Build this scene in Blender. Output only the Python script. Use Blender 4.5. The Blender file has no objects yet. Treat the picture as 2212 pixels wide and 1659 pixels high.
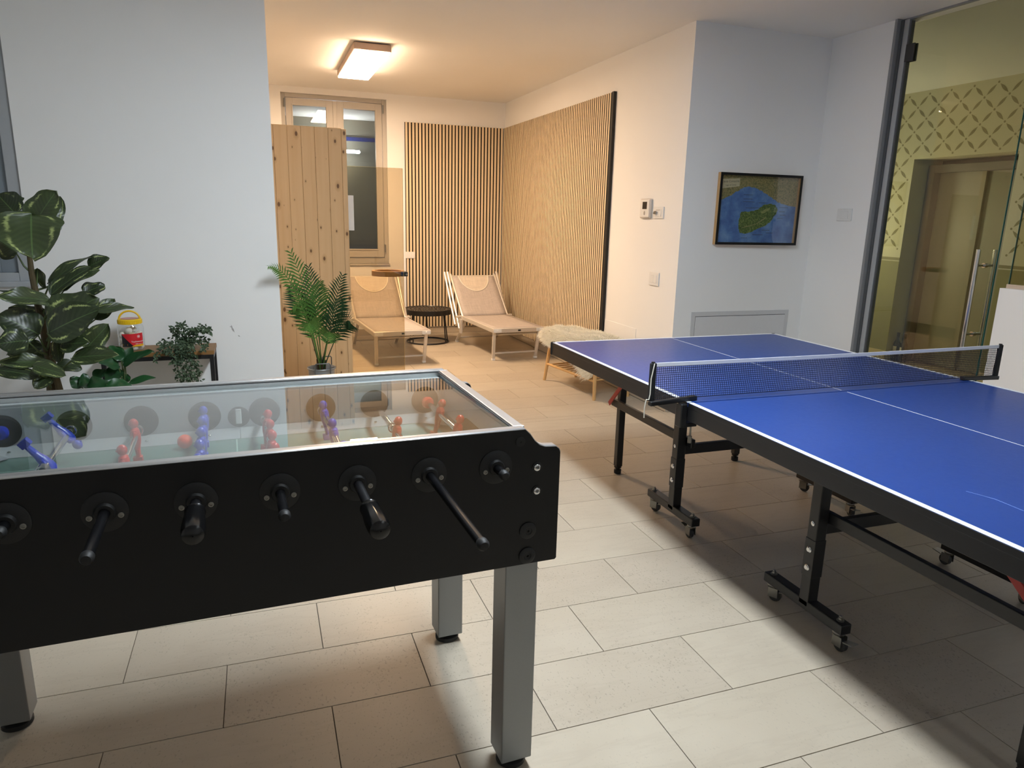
import bpy, bmesh, math, random
from mathutils import Vector, Matrix, Euler
rnd = random.Random(7)
SC = bpy.context.scene
COL = SC.collection
PI = math.pi

# ------------------------------------------------------------------ camera
cam_d = bpy.data.cameras.new('camera'); cam = bpy.data.objects.new('camera', cam_d); COL.objects.link(cam)
cam_d.sensor_width = 36.0; cam_d.lens = 1516.13 / 2212 * 36.0; cam_d.clip_start = 0.02; cam_d.clip_end = 60
yaw, pitch, roll = -0.344814, 0.233452, -0.023754
R3 = (Matrix.Rotation(yaw, 3, 'Z') @ Matrix.Rotation(-pitch, 3, 'X') @ Matrix.Rotation(roll, 3, 'Y'))
right, fwd, up = R3.col[0], R3.col[1], R3.col[2]
cam.matrix_world = Matrix(((right.x, up.x, -fwd.x, -1.524186), (right.y, up.y, -fwd.y, -3.600871), (right.z, up.z, -fwd.z, 1.439685), (0, 0, 0, 1)))
SC.camera = cam

# ------------------------------------------------------------------ world and exposure
W = bpy.data.worlds.new('world'); SC.world = W; W.use_nodes = True
W.node_tree.nodes['Background'].inputs[0].default_value = (0.5, 0.55, 0.62, 1)
W.node_tree.nodes['Background'].inputs[1].default_value = 0.02
vs = SC.view_settings
vs.view_transform = 'Standard'; vs.look = 'None'; vs.gamma = 1.0; vs.use_curve_mapping = False
vs.exposure = 0.18
MAIN_LIGHT = ((0.85, 0.945, 1.02), 73.0)      # ceiling panel over the games area
NICHE_LIGHT = ((1.0, 0.70, 0.45), 88.0)    # warm ceiling panel of the relaxation area
REAR_FILL = ((0.88, 0.95, 1.0), 7.0)      # weak fill panel added behind the camera to lift the walls
HALL_LIGHT = ((1.0, 0.95, 0.74), 36.0)

# ------------------------------------------------------------------ helpers
def lin(c):
    if isinstance(c, str):
        c = c.lstrip('#'); c = [int(c[i:i+2], 16) / 255 for i in (0, 2, 4)]
    return tuple((x / 12.92 if x <= 0.04045 else ((x + 0.055) / 1.055) ** 2.4) for x in c) + (1.0,)

class MB:
    def __init__(s): s.v = []; s.f = []; s.uv = None
    def add(s, vs, fs, M=None):
        o = len(s.v)
        s.v += [tuple(M @ Vector(p)) if M is not None else tuple(p) for p in vs]
        s.f += [tuple(i + o for i in f) for f in fs]
        return s
    def box(s, x0, x1, y0, y1, z0, z1, M=None):
        return s.add([(x0,y0,z0),(x1,y0,z0),(x1,y1,z0),(x0,y1,z0),(x0,y0,z1),(x1,y0,z1),(x1,y1,z1),(x0,y1,z1)],
                     [(3,2,1,0),(4,5,6,7),(0,1,5,4),(1,2,6,5),(2,3,7,6),(3,0,4,7)], M)
    def bar(s, a, b, w, h, upv=(0,0,1)):
        a = Vector(a); b = Vector(b); d = (b - a); L = d.length; d.normalize()
        u = Vector(upv)
        if abs(d.dot(u)) > 0.98: u = Vector((0,1,0))
        x = d.cross(u).normalized(); z = x.cross(d).normalized()
        M = Matrix(((x.x,d.x,z.x,a.x),(x.y,d.y,z.y,a.y),(x.z,d.z,z.z,a.z),(0,0,0,1)))
        return s.box(-w/2, w/2, 0, L, -h/2, h/2, M)
    def cyl(s, a, b, r0, r1=None, n=12, caps=True):
        r1 = r0 if r1 is None else r1
        a = Vector(a); b = Vector(b); d = (b - a).normalized()
        u = Vector((0,0,1)) if abs(d.z) < 0.95 else Vector((1,0,0))
        x = d.cross(u).normalized(); y = d.cross(x)
        vs = []
        for (c, r) in ((a, r0), (b, r1)):
            for i in range(n):
                t = 2*PI*i/n; vs.append(c + (x*math.cos(t) + y*math.sin(t))*r)
        fs = [(i, i+n, (i+1) % n + n, (i+1) % n) for i in range(n)]
        if caps: fs += [tuple(range(n)), tuple(range(2*n-1, n-1, -1))]
        return s.add(vs, fs)
    def tube(s, pts, r, n=8, caps=True, closed=False):
        P = [Vector(p) for p in pts]; m = len(P); vs = []; prev = None
        for i, p in enumerate(P):
            if closed: d = P[(i+1) % m] - P[i-1]
            else: d = P[min(i+1, m-1)] - P[max(i-1, 0)]
            d.normalize()
            if prev is None:
                u = Vector((0,0,1)) if abs(d.z) < 0.9 else Vector((1,0,0))
                x = d.cross(u).normalized()
            else:
                x = (prev - d*prev.dot(d)).normalized()
            prev = x; y = d.cross(x)
            rr = r[i] if isinstance(r, (list, tuple)) else r
            for k in range(n):
                t = 2*PI*k/n; vs.append(p + (x*math.cos(t) + y*math.sin(t))*rr)
        fs = []
        for i in range(m if closed else m-1):
            j = (i+1) % m
            for k in range(n): fs.append((i*n+k, i*n+(k+1) % n, j*n+(k+1) % n, j*n+k))
        if caps and not closed: fs += [tuple(range(n-1, -1, -1)), tuple((m-1)*n+k for k in range(n))]
        return s.add(vs, fs)
    def lathe(s, prof, n=16, M=None, caps=True):
        vs = []; m = len(prof)
        for (r, z) in prof:
            for k in range(n):
                t = 2*PI*k/n; vs.append((r*math.cos(t), r*math.sin(t), z))
        fs = []
        for i in range(m-1):
            for k in range(n): fs.append((i*n+k, i*n+(k+1) % n, (i+1)*n+(k+1) % n, (i+1)*n+k))
        if caps: fs += [tuple(range(n-1, -1, -1)), tuple((m-1)*n+k for k in range(n))]
        return s.add(vs, fs, M)
    def ball(s, c, r, nu=12, nv=8, sc=(1,1,1)):
        prof = [(max(1e-5, r*math.sin(PI*i/nv)), -r*math.cos(PI*i/nv)) for i in range(nv+1)]
        M = Matrix.Translation(Vector(c)) @ Matrix.Diagonal((sc[0], sc[1], sc[2], 1))
        return s.lathe(prof, nu, M, caps=False)
    def prism(s, poly, fn0, fn1):
        n = len(poly)
        vs = [fn0(*p) for p in poly] + [fn1(*p) for p in poly]
        fs = [tuple(range(n-1, -1, -1)), tuple(range(n, 2*n))] + [(i, (i+1) % n, (i+1) % n + n, i+n) for i in range(n)]
        return s.add(vs, fs)

def build(name, mb, mat, parent=None, loc=None, bevel=0, smooth=True, seg=2, angle=35):
    me = bpy.data.meshes.new(name); me.from_pydata(mb.v, [], mb.f); me.validate()
    bm = bmesh.new(); bm.from_mesh(me); bmesh.ops.recalc_face_normals(bm, faces=bm.faces); bm.to_mesh(me); bm.free()
    if mb.uv:
        ul = me.uv_layers.new(name='UVMap')
        for lp in me.loops: ul.data[lp.index].uv = mb.uv[lp.vertex_index]
    o = bpy.data.objects.new(name, me); COL.objects.link(o)
    if mat: me.materials.append(mat)
    if smooth:
        me.shade_smooth(); me.set_sharp_from_angle(angle=math.radians(angle))
    if bevel:
        m = o.modifiers.new('bevel', 'BEVEL'); m.width = bevel; m.segments = seg; m.limit_method = 'ANGLE'; m.angle_limit = math.radians(40)
        m.harden_normals = False
    if parent is not None: o.parent = parent
    if loc is not None: o.location = loc
    return o
def thing(name, label, cat, loc=(0,0,0), rotz=0, group=None):
    o = bpy.data.objects.new(name, None); COL.objects.link(o); o.empty_display_size = 0.1
    o.location = loc; o.rotation_euler = (0, 0, rotz); o['label'] = label; o['category'] = cat
    if group: o['group'] = group
    return o
def tag(o, label, cat, group=None):
    o['label'] = label; o['category'] = cat
    if group: o['group'] = group
    return o
def struct(name, mb, mat, label, cat, **k):
    o = build(name, mb, mat, **k); o['kind'] = 'structure'; o['label'] = label; o['category'] = cat
    return o
def kids(o): return [c for c in bpy.data.objects if c.parent == o]
def copy_tree(o, parent=None):
    c = o.copy(); COL.objects.link(c)
    if parent is not None: c.parent = parent
    for ch in kids(o): copy_tree(ch, c)
    return c
def text_mb(s, size, spacing=1.0):
    cu = bpy.data.curves.new('lettering', 'FONT'); cu.body = s; cu.size = size; cu.space_character = spacing; cu.resolution_u = 2
    o = bpy.data.objects.new('lettering', cu); COL.objects.link(o)
    dg = bpy.context.evaluated_depsgraph_get(); dg.update()
    me = o.evaluated_get(dg).to_mesh()
    mb = MB(); mb.add([tuple(v.co) for v in me.vertices], [tuple(p.vertices) for p in me.polygons])
    o.evaluated_get(dg).to_mesh_clear(); bpy.data.objects.remove(o); bpy.data.curves.remove(cu)
    return mb

# ------------------------------------------------------------------ materials
class NT:
    def __init__(s, name):
        s.m = bpy.data.materials.new(name); s.m.use_nodes = True; s.t = s.m.node_tree; s.N = s.t.nodes; s.b = s.N['Principled BSDF']
        s.out = s.N['Material Output']
    def n(s, typ, **k):
        x = s.N.new(typ)
        for a, v in k.items(): setattr(x, a, v)
        return x
    def l(s, a, b): s.t.links.new(a, b)
    def val(s, sock, v):
        if hasattr(v, 'is_linked') or isinstance(v, bpy.types.NodeSocket): s.l(v, sock)
        else: sock.default_value = v
    def math(s, op, a, b=0.0, c=0.0, clamp=False):
        x = s.n('ShaderNodeMath', operation=op, use_clamp=clamp)
        for i, v in enumerate((a, b, c)): s.val(x.inputs[i], v)
        return x.outputs[0]
    def mix(s, f, a, b):
        x = s.n('ShaderNodeMix', data_type='RGBA'); s.val(x.inputs[0], f); s.val(x.inputs[6], a); s.val(x.inputs[7], b)
        return x.outputs[2]
    def noise(s, vec, scale, detail=3, rough=.5):
        x = s.n('ShaderNodeTexNoise'); x.inputs['Scale'].default_value = scale; x.inputs['Detail'].default_value = detail; x.inputs['Roughness'].default_value = rough
        if vec is not None: s.l(vec, x.inputs['Vector'])
        return x.outputs[0]
    def mapping(s, vec, scale=(1,1,1), loc=(0,0,0)):
        x = s.n('ShaderNodeMapping'); x.inputs['Scale'].default_value = scale; x.inputs['Location'].default_value = loc; s.l(vec, x.inputs['Vector']); return x.outputs[0]
    def ramp(s, f, stops):
        x = s.n('ShaderNodeValToRGB'); e = x.color_ramp.elements
        while len(e) < len(stops): e.new(0.5)
        for i, (p, c) in enumerate(stops): e[i].position = p; e[i].color = c
        s.l(f, x.inputs[0]); return x.outputs[0]
    def bump(s, h, strength=.2, dist=.002):
        x = s.n('ShaderNodeBump'); x.inputs['Strength'].default_value = strength; x.inputs['Distance'].default_value = dist
        s.l(h, x.inputs['Height']); s.l(x.outputs[0], s.b.inputs['Normal'])
    def pos(s): return s.n('ShaderNodeNewGeometry').outputs['Position']
    def objc(s): return s.n('ShaderNodeTexCoord').outputs['Object']
    def rand(s): return s.n('ShaderNodeObjectInfo').outputs['Random']
def pm(name, col, rough=.5, metal=0.0, spec=.5, grain=0.03, gscale=40, bump=0, coat=0):
    t = NT(name); c = lin(col)
    t.b.inputs['Roughness'].default_value = rough; t.b.inputs['Metallic'].default_value = metal; t.b.inputs['Specular IOR Level'].default_value = spec
    if coat: t.b.inputs['Coat Weight'].default_value = coat
    nz = t.noise(t.objc(), gscale, 3)
    k = t.mix(nz, tuple(x*(1-grain) for x in c[:3]) + (1,), tuple(min(1, x*(1+grain)) for x in c[:3]) + (1,))
    t.l(k, t.b.inputs['Base Color'])
    if bump: t.bump(nz, bump, .001)
    return t.m
def glass(name, tint=(1,1,1), rough=0.0, ior=1.5, gain=1.0, bumpy=0):
    t = NT(name); t.N.remove(t.b)
    tr = t.n('ShaderNodeBsdfTransparent'); tr.inputs[0].default_value = tint + (1,)
    gl = t.n('ShaderNodeBsdfGlossy'); gl.inputs['Roughness'].default_value = rough; gl.inputs[0].default_value = (1,1,1,1)
    ge = t.n('ShaderNodeNewGeometry'); dt = t.n('ShaderNodeVectorMath', operation='DOT_PRODUCT'); t.l(ge.outputs['Incoming'], dt.inputs[0]); t.l(ge.outputs['Normal'], dt.inputs[1])
    f0 = ((ior-1)/(ior+1))**2
    sch = t.math('ADD', f0, t.math('MULTIPLY', 1-f0, t.math('POWER', t.math('SUBTRACT', 1.0, t.math('ABSOLUTE', dt.outputs['Value'])), 5.0)))
    mx = t.n('ShaderNodeMixShader'); t.l(t.math('MULTIPLY', sch, gain, clamp=True), mx.inputs[0]); t.l(tr.outputs[0], mx.inputs[1]); t.l(gl.outputs[0], mx.inputs[2])
    if bumpy:
        b = t.n('ShaderNodeBump'); b.inputs['Strength'].default_value = bumpy; b.inputs['Distance'].default_value = .01
        t.l(t.noise(t.objc(), 6, 2), b.inputs['Height']); t.l(b.outputs[0], gl.inputs['Normal'])
    t.l(mx.outputs[0], t.out.inputs[0]); return t.m
def emit(name, col, strength):
    t = NT(name); t.b.inputs['Base Color'].default_value = (.9,.9,.9,1); t.b.inputs['Emission Color'].default_value = col + (1,); t.b.inputs['Emission Strength'].default_value = strength
    return t.m

def plaster_mat(name, col):
    t = NT(name); p = t.pos(); c = lin(col)
    n1 = t.noise(p, 1.3, 4); n2 = t.noise(p, 90, 3)
    t.l(t.mix(n1, tuple(x*.97 for x in c[:3]) + (1,), tuple(min(1, x*1.03) for x in c[:3]) + (1,)), t.b.inputs['Base Color'])
    t.b.inputs['Roughness'].default_value = .75; t.b.inputs['Specular IOR Level'].default_value = .25
    t.bump(n2, .12, .001); return t.m
M_wall = plaster_mat('white_plaster', '#f1f1f0')
M_ceil = plaster_mat('ceiling_paint', '#f2f1ee')

def tile_mat():
    t = NT('stone_tile'); p = t.pos(); r = t.rand()
    off = t.n('ShaderNodeVectorMath', operation='ADD'); t.l(p, off.inputs[0])
    cb = t.n('ShaderNodeCombineXYZ'); t.l(t.math('MULTIPLY', r, 37.0), cb.inputs[0]); t.l(t.math('MULTIPLY', r, 11.0), cb.inputs[2]); t.l(cb.outputs[0], off.inputs[1])
    q = off.outputs[0]
    cloud = t.noise(q, 3.5, 4)
    base = t.mix(cloud, lin('#b0a491'), lin('#c4baa8'))
    base = t.mix(t.math('MULTIPLY', r, .35), base, lin('#a29586'))
    # dark flecks gathered in clouds
    fl = t.noise(t.mapping(q, (150, 95, 120)), 1.0, 2.5, .6)
    patch = t.noise(q, 4.0, 2)
    th = t.math('SUBTRACT', .685, t.math('MULTIPLY', patch, .16))
    m = t.math('MULTIPLY', t.math('SUBTRACT', fl, th), 14.0, clamp=True)
    base = t.mix(t.math('MULTIPLY', m, t.math('ADD', .12, t.math('MULTIPLY', r, .30))), base, lin('#5f564c'))
    vn = t.noise(t.mapping(q, (2.0, 9.0, 2.0)), 1.0, 4, .6)
    base = t.mix(t.math('MULTIPLY', t.math('SUBTRACT', .05, t.math('ABSOLUTE', t.math('SUBTRACT', vn, .5))), 3.0, clamp=True), base, lin('#9d907f'))
    t.l(base, t.b.inputs['Base Color'])
    t.b.inputs['Specular IOR Level'].default_value = .45
    t.l(t.math('ADD', .36, t.math('MULTIPLY', cloud, .16)), t.b.inputs['Roughness'])
    t.bump(t.noise(q, 60, 3), .05, .001)
    return t.m
M_tile = tile_mat()
M_grout = pm('tile_grout', '#5d554b', .9)
M_skirt = pm('skirting_stone', '#b9ad9a', .55, grain=.1, gscale=20)

def pine_mat(name, ca, cb, knots=True, axis='z', sc=1.0):
    t = NT(name); o = t.objc(); r = t.rand()
    off = t.n('ShaderNodeVectorMath', operation='ADD'); t.l(o, off.inputs[0])
    c3 = t.n('ShaderNodeCombineXYZ'); t.l(t.math('MULTIPLY', r, 23.0), c3.inputs[0]); t.l(t.math('MULTIPLY', r, 7.7), c3.inputs[2]); t.l(c3.outputs[0], off.inputs[1])
    q = off.outputs[0]
    s = {'z': (26*sc, 26*sc, 1.3*sc), 'x': (1.3*sc, 26*sc, 26*sc), 'y': (26*sc, 1.3*sc, 26*sc)}[axis]
    g = t.noise(t.mapping(q, s), 1.0, 4, .55)
    fine = t.noise(t.mapping(q, tuple(x*4 for x in s)), 1.0, 2)
    col = t.mix(g, lin(ca), lin(cb))
    col = t.mix(t.math('MULTIPLY', fine, .25), col, lin(ca))
    if knots:
        vo = t.n('ShaderNodeTexVoronoi', voronoi_dimensions='2D'); vo.inputs['Scale'].default_value = 1.0; sx_ = t.n('ShaderNodeSeparateXYZ'); t.l(q, sx_.inputs[0]); cx_ = t.n('ShaderNodeCombineXYZ'); t.l(t.math('MULTIPLY', sx_.outputs[0], 13.0), cx_.inputs[0]); t.l(t.math('MULTIPLY', sx_.outputs[2], 7.0), cx_.inputs[1])
        t.l(cx_.outputs[0], vo.inputs['Vector']); sz = t.n('ShaderNodeSeparateColor'); t.l(vo.outputs['Color'], sz.inputs[0]); kr = t.math('MULTIPLY', t.math('SUBTRACT', sz.outputs[0], .25), .19)
        k = t.math('MULTIPLY', t.math('SUBTRACT', kr, vo.outputs['Distance']), 22.0, clamp=True)
        halo = t.math('MULTIPLY', t.math('SUBTRACT', t.math('MULTIPLY', kr, 2.4), vo.outputs['Distance']), 5.0, clamp=True)
        col = t.mix(t.math('MULTIPLY', halo, .35), col, lin('#9a6b3d'))
        col = t.mix(t.math('MULTIPLY', k, .85), col, lin('#5a3a1e'))
    t.l(col, t.b.inputs['Base Color']); t.b.inputs['Roughness'].default_value = .5; t.b.inputs['Specular IOR Level'].default_value = .35
    return t.m
M_pine = pine_mat('knotty_pine', '#d0ab7c', '#e6cba2')
M_slat = pine_mat('oak_slat', '#dac5a3', '#e9d6b8', knots=False)
M_birch = pine_mat('bamboo_rod', '#c79a62', '#dcb47c', knots=False)
M_oakdark = pine_mat('brown_board', '#7d5a34', '#9a7345', knots=False, axis='x')
M_black = pm('black_laminate', '#101011', .45, spec=.35)
M_blackmetal = pm('black_powder_coat', '#18181a', .38, spec=.5)
M_rubber = pm('black_rubber', '#101011', .6)
M_felt = pm('black_felt', '#0d0c0b', .95, spec=.1)
M_silver = pm('silver_lacquer', '#8a8c8d', .38, .55, grain=.04, gscale=200)
M_alu = pm('brushed_aluminium', '#c9cacb', .33, .85, grain=.04, gscale=120)
M_chrome = pm('chrome', '#d8d8d8', .12, 1.0, grain=.0)
M_white = pm('white_plastic', '#e6e6e4', .4)
M_whitepaint = pm('white_window_paint', '#bdb8b0', .45)
M_greylam = pm('grey_laminate', '#bfc2c6', .4)
M_field = pm('playfield_green', '#557067', .35, grain=.06)
M_red = pm('red_player_plastic', '#c5241c', .3)
M_blue = pm('blue_player_plastic', '#1a36b8', .3)
M_orange = pm('orange_ball_plastic', '#ff5522', .5)
M_line = pm('white_line_paint', '#e8ecf2', .4)
M_redstrut = pm('red_painted_steel', '#a52c26', .4)
M_caster = pm('grey_caster_rubber', '#3a3a39', .6)
M_zinc = pm('zinc_plated_steel', '#8f8d87', .35, .85)
M_glass = glass('clear_glass', (.965,.985,.975), 0, 1.5, 1.2)
M_clear = glass('clear_plastic', (.975,.98,.98), .05, 1.45)
M_screen = glass('amber_glass', (.80,.745,.635), 0, 1.5)
M_door_glass = glass('door_glass', (.87,.88,.79), 0, 1.5, 1.0)
M_winglass = glass('window_glass', (.8,.82,.8), 0, 1.5, 1.6)
M_glassedge = pm('glass_edge', '#2c6a68', .15, spec=.8)

# ------------------------------------------------------------------ room shell
ZC = 2.775
XW, YW, YL, XL = 1.38, 4.95, 0.95, -1.42      # niche right wall, niche back wall, left wall front, left wall end
fl = struct('floor', MB().box(-4.2, 2.62, -6.2, 5.2, -.12, -.003), M_grout, 'large format beige stone tiled floor of the games room', 'floor', smooth=False)
struct('floor', MB().box(2.62, 6.0, -3.2, 3.2, -.12, 0), pm('hall_floor_stone', '#b5a37c', .4, grain=.08, gscale=9), 'plain beige floor of the hall behind the glass door', 'floor', smooth=False)
def tile_mb(x0, x1, y0, y1, th=.004):
    c = .0006; g = .0013
    x0 += g; x1 -= g; y0 += g; y1 -= g
    v = [(x0,y0,-th),(x1,y0,-th),(x1,y1,-th),(x0,y1,-th),(x0,y0,-c),(x1,y0,-c),(x1,y1,-c),(x0,y1,-c),
         (x0+c,y0+c,0),(x1-c,y0+c,0),(x1-c,y1-c,0),(x0+c,y1-c,0)]
    f = [(0,1,5,4),(1,2,6,5),(2,3,7,6),(3,0,4,7),(4,5,9,8),(5,6,10,9),(6,7,11,10),(7,4,8,11),(8,9,10,11)]
    return MB().add(v, f)
PX, PY = .605, .3025
full = None
for k in range(-11, 22):
    y0 = -1.408 + PY*k; y1 = y0 + PY
    ph = -1.395 if k % 2 == 0 else -1.0925
    for n in range(-6, 9):
        x0 = ph + PX*n; x1 = x0 + PX
        for (ax0, ax1, ay0, ay1) in ((-3.35, 2.60, -4.3, .94), (-2.0, 1.365, .94, 4.935)):
            a, b, c, d = max(x0, ax0), min(x1, ax1), max(y0, ay0), min(y1, ay1)
            if b-a < .01 or d-c < .01: continue
            if b-a > PX-1e-6 and d-c > PY-1e-6:
                if full is None:
                    full = build('tile', tile_mb(0, PX, 0, PY), M_tile, fl, (a, c, 0), smooth=False); o = full
                else:
                    o = full.copy(); COL.objects.link(o); o.location = (a, c, 0)
            else: build('tile', tile_mb(a, b, c, d), M_tile, fl, smooth=False)

struct('ceiling', MB().box(-4.2, 6.0, -6.2, 7.7, ZC, ZC+.12), M_ceil, 'smooth off-white ceiling over both areas', 'ceiling', smooth=False)
# left wall with a window opening
wl = MB(); wl.box(-2.71, XL, YL, 1.2, 0, ZC); wl.box(-3.7, -2.71, YL, 1.2, 0, 1.03); wl.box(-3.7, -2.71, YL, 1.2, 2.46, ZC); wl.box(-4.1, -3.7, YL, 1.2, 0, ZC)
struct('wall_left', wl, M_wall, 'white plaster wall behind the potted plants and the console', 'wall', smooth=False)
struct('wall_outer_left', MB().box(-4.2, -4.05, -6.2, 1.2, 0, ZC), M_wall, 'white side wall left of the camera outside the picture', 'wall', smooth=False)
struct('wall_rear', MB().box(-4.2, 2.8, -6.3, -6.15, 0, ZC), M_wall, 'white rear wall behind the camera outside the picture', 'wall', smooth=False)
struct('wall_outer_right', MB().box(2.56, 2.72, -6.2, -2.6, 0, ZC), M_wall, 'white wall beyond the low parapet outside the picture', 'wall', smooth=False)
struct('wall_niche_left', MB().box(-3.15, -3.0, 1.2, YW, 0, ZC), M_wall, 'hidden left wall of the relaxation niche behind the left wall', 'wall', smooth=False)
wb = MB(); WX0, WX1, WZ0, WZ1 = -1.214, -.06, .86, 2.712
wb.box(-3.1, WX0, YW, 5.2, 0, ZC); wb.box(WX1, XW+.1, YW, 5.2, 0, ZC); wb.box(WX0, WX1, YW, 5.2, 0, WZ0); wb.box(WX0, WX1, YW, 5.2, WZ1, ZC)
struct('wall_back', wb, M_wall, 'back wall of the relaxation niche around the tall window', 'wall', smooth=False)
struct('wall_right', MB().box(XW, 2.56, .93, 5.2, 0, ZC), M_wall, 'white wall block between slatted niche and glass door, carrying the map picture', 'wall', smooth=False)
struct('wall_return', MB().box(2.56, 2.72, .365, 5.2, 0, ZC), M_wall, 'short white return wall beside the glass door jamb', 'wall', smooth=False)
# small scuff marks on the left wall above the console
for (sx_, sz_, dx_, dz_) in ((-1.706, .742, .010, .022), (-1.698, .730, .006, .014), (-1.670, .694, .012, .005), (-1.714, .752, .008, .004)):
    q = MB(); q.add([(sx_-dx_*.5, YL-.0006, sz_+dz_), (sx_, YL-.0006, sz_+dz_*.6), (sx_+dx_*.6, YL-.0006, sz_-dz_), (sx_-.002, YL-.0006, sz_-dz_*.3)], [(0, 1, 2, 3)])
    build('scuff_mark', q, pm('scuff_grey', '#8b8985', .9), bpy.data.objects['wall_left'], smooth=False)
# skirting
struct('baseboard_right', MB().box(XW-.012, XW, .93, YW, 0, .075), M_skirt, 'stone skirting along the slatted right wall', 'skirting', bevel=.002)
struct('baseboard_back', MB().box(WX1-1.9, XW-.012, YW-.012, YW, 0, .075), M_skirt, 'stone skirting along the niche back wall', 'skirting', bevel=.002)
struct('baseboard_front', MB().box(XW, 2.56, .918, .93, 0, .075), M_skirt, 'stone skirting under the access hatch', 'skirting', bevel=.002)

# ------------------------------------------------------------------ niche window
def sash(x0, x1, z0, z1, parent, y0=5.0, hinge=1):
    s = MB(); w = .075
    s.box(x0, x0+w, y0, y0+.05, z0, z1); s.box(x1-w, x1, y0, y0+.05, z0, z1)
    s.box(x0+w, x1-w, y0, y0+.05, z0, z0+w+.02); s.box(x0+w, x1-w, y0, y0+.05, z1-w, z1)
    b = .014
    for (a, c, d, e) in ((x0+w-b, x0+w, z0+w+.02-b, z1-w+b), (x1-w, x1-w+b, z0+w+.02-b, z1-w+b), (x0+w, x1-w, z0+w+.02-b, z0+w+.02), (x0+w, x1-w, z1-w, z1-w+b)):
        s.box(a, c, y0-.008, y0, d, e)
    o = build('sash', s, M_whitepaint, parent, smooth=False, bevel=.002)
    build('pane', MB().box(x0+w, x1-w, y0+.022, y0+.028, z0+w+.02, z1-w), M_winglass, o, smooth=False)
    hx = x0-.012 if hinge < 0 else x1+.012
    for hz in (z0+.06, z1-.10): build('hinge', MB().cyl((hx, y0-.008, hz), (hx, y0-.008, hz+.09), .008, n=8), M_silver, o)
    return o
wf = MB(); fz0, fz1 = WZ0+.03, WZ1-.03
wf.box(WX0, WX0+.045, 5.0, 5.08, WZ0, WZ1); wf.box(WX1-.045, WX1, 5.0, 5.08, WZ0, WZ1); wf.box(WX0+.045, WX1-.045, 5.0, 5.08, WZ1-.045, WZ1); wf.box(WX0+.045, WX1-.045, 5.0, 5.08, WZ0, WZ0+.07)
w1 = struct('window_1', wf, M_whitepaint, 'tall two sash window with pale painted frame behind the pine partition', 'window', smooth=False, bevel=.003)
mid = (WX0+WX1)/2
sash(WX0+.05, mid-.02, WZ0+.075, WZ1-.05, w1, hinge=-1, y0=4.985); sash(mid+.02, WX1-.05, WZ0+.075, WZ1-.05, w1, y0=4.985)
build('mullion_strip', MB().box(mid-.022, mid+.022, 4.972, 5.03, WZ0+.08, WZ1-.055), M_whitepaint, w1, smooth=False, bevel=.004)
build('window_sill', MB().box(WX0-.01, WX1+.01, 4.93, 5.0, WZ0-.02, WZ0), M_whitepaint, w1, smooth=False, bevel=.003)
# corridor behind that window
M_corr = pm('corridor_wall_paint', '#8e8778', .7)
struct('wall_corridor', MB().box(-3, 2, 7.5, 7.6, 0, ZC), M_corr, 'grey corridor wall seen through the niche window', 'wall', smooth=False)
struct('trim_1', MB().box(-3, 2, 7.47, 7.5, 2.478, 2.53), pm('blue_band_paint', '#2a3272', .5), 'dark blue band on the corridor wall behind the window', 'trim', smooth=False)
ct = thing('tube_lamp', 'white tube lamp on the corridor wall seen through the niche window', 'lamp', (-.45, 7.30, 2.31))
build('diffuser', MB().cyl((-.38, -.03, 0), (.38, -.03, 0), .022, n=12), emit('tube_glow', (.95, .97, 1), 70.0), ct)
build('lamp_housing', MB().box(-.4, .4, -.01, .165, -.012, .012), M_white, ct, bevel=.003)

# window in the left wall
w2 = MB(); 
for (a, b, c, d) in ((-2.775, -2.71, 1.03, 2.46), (-3.7, -3.635, 1.03, 2.46)): w2.box(a, b, .965, 1.03, c, d)
w2.box(-3.635, -2.775, .965, 1.03, 2.395, 2.46); w2.box(-3.635, -2.775, .965, 1.03, 1.03, 1.08)
M_greyframe = pm('grey_window_frame', '#a9adb1', .5)
w2o = struct('window_2', w2, M_greyframe, 'window with grey frame at the left edge behind the big plant', 'window', smooth=False, bevel=.004)
build('sash', MB().box(-2.86, -2.775, .99, 1.04, 1.08, 2.395).box(-3.635, -3.55, .99, 1.04, 1.08, 2.395).box(-3.55, -2.86, .99, 1.04, 1.08, 1.16).box(-3.55, -2.86, .99, 1.04, 2.32, 2.395), pm('blue_grey_sash', '#7d8790', .45), w2o, smooth=False, bevel=.003)
build('pane', MB().box(-3.55, -2.86, 1.01, 1.016, 1.16, 2.32), M_winglass, w2o, smooth=False)
build('roller_shutter', MB().box(-3.62, -2.79, 1.08, 1.10, 1.05, 2.44), pm('shutter_grey', '#59636d', .6), w2o, smooth=False)
build('window_sill', MB().box(-3.72, -2.685, .925, 1.0, 1.005, 1.035), M_greyframe, w2o, smooth=False, bevel=.004)

# ------------------------------------------------------------------ glass door, parapet, hall
M_jamb = pm('grey_jamb_lacquer', '#8b8d90', .45); M_jamb2 = pm('light_grey_jamb', '#a9adb0', .4); M_jamb3 = pm('dark_grey_jamb', '#55585b', .5)
AJ = Matrix.Translation((2.605, .275, 0)) @ Matrix.Rotation(math.radians(1.6), 4, 'Z') @ Matrix.Translation((-2.605, -.275, 0))   # door stands slightly ajar
def ajar(mb): mb.v = [tuple(AJ @ Vector(p)) for p in mb.v]; return mb
d1 = struct('door_1', ajar(MB().box(2.60, 2.61, -.56, .272, .012, 2.735)), M_door_glass, 'frameless glass door with long steel bar handles', 'door', smooth=False)
build('door_edge', ajar(MB().box(2.599, 2.611, -.5625, -.56, .012, 2.735)), M_glassedge, d1, smooth=False)
build('jamb', MB().box(2.545, 2.66, .345, .367, 0, ZC), M_jamb, d1, smooth=False, bevel=.002)
build('jamb_channel', MB().box(2.575, 2.64, .325, .345, 0, ZC-.01), M_jamb3, d1, smooth=False, bevel=.001)
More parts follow.
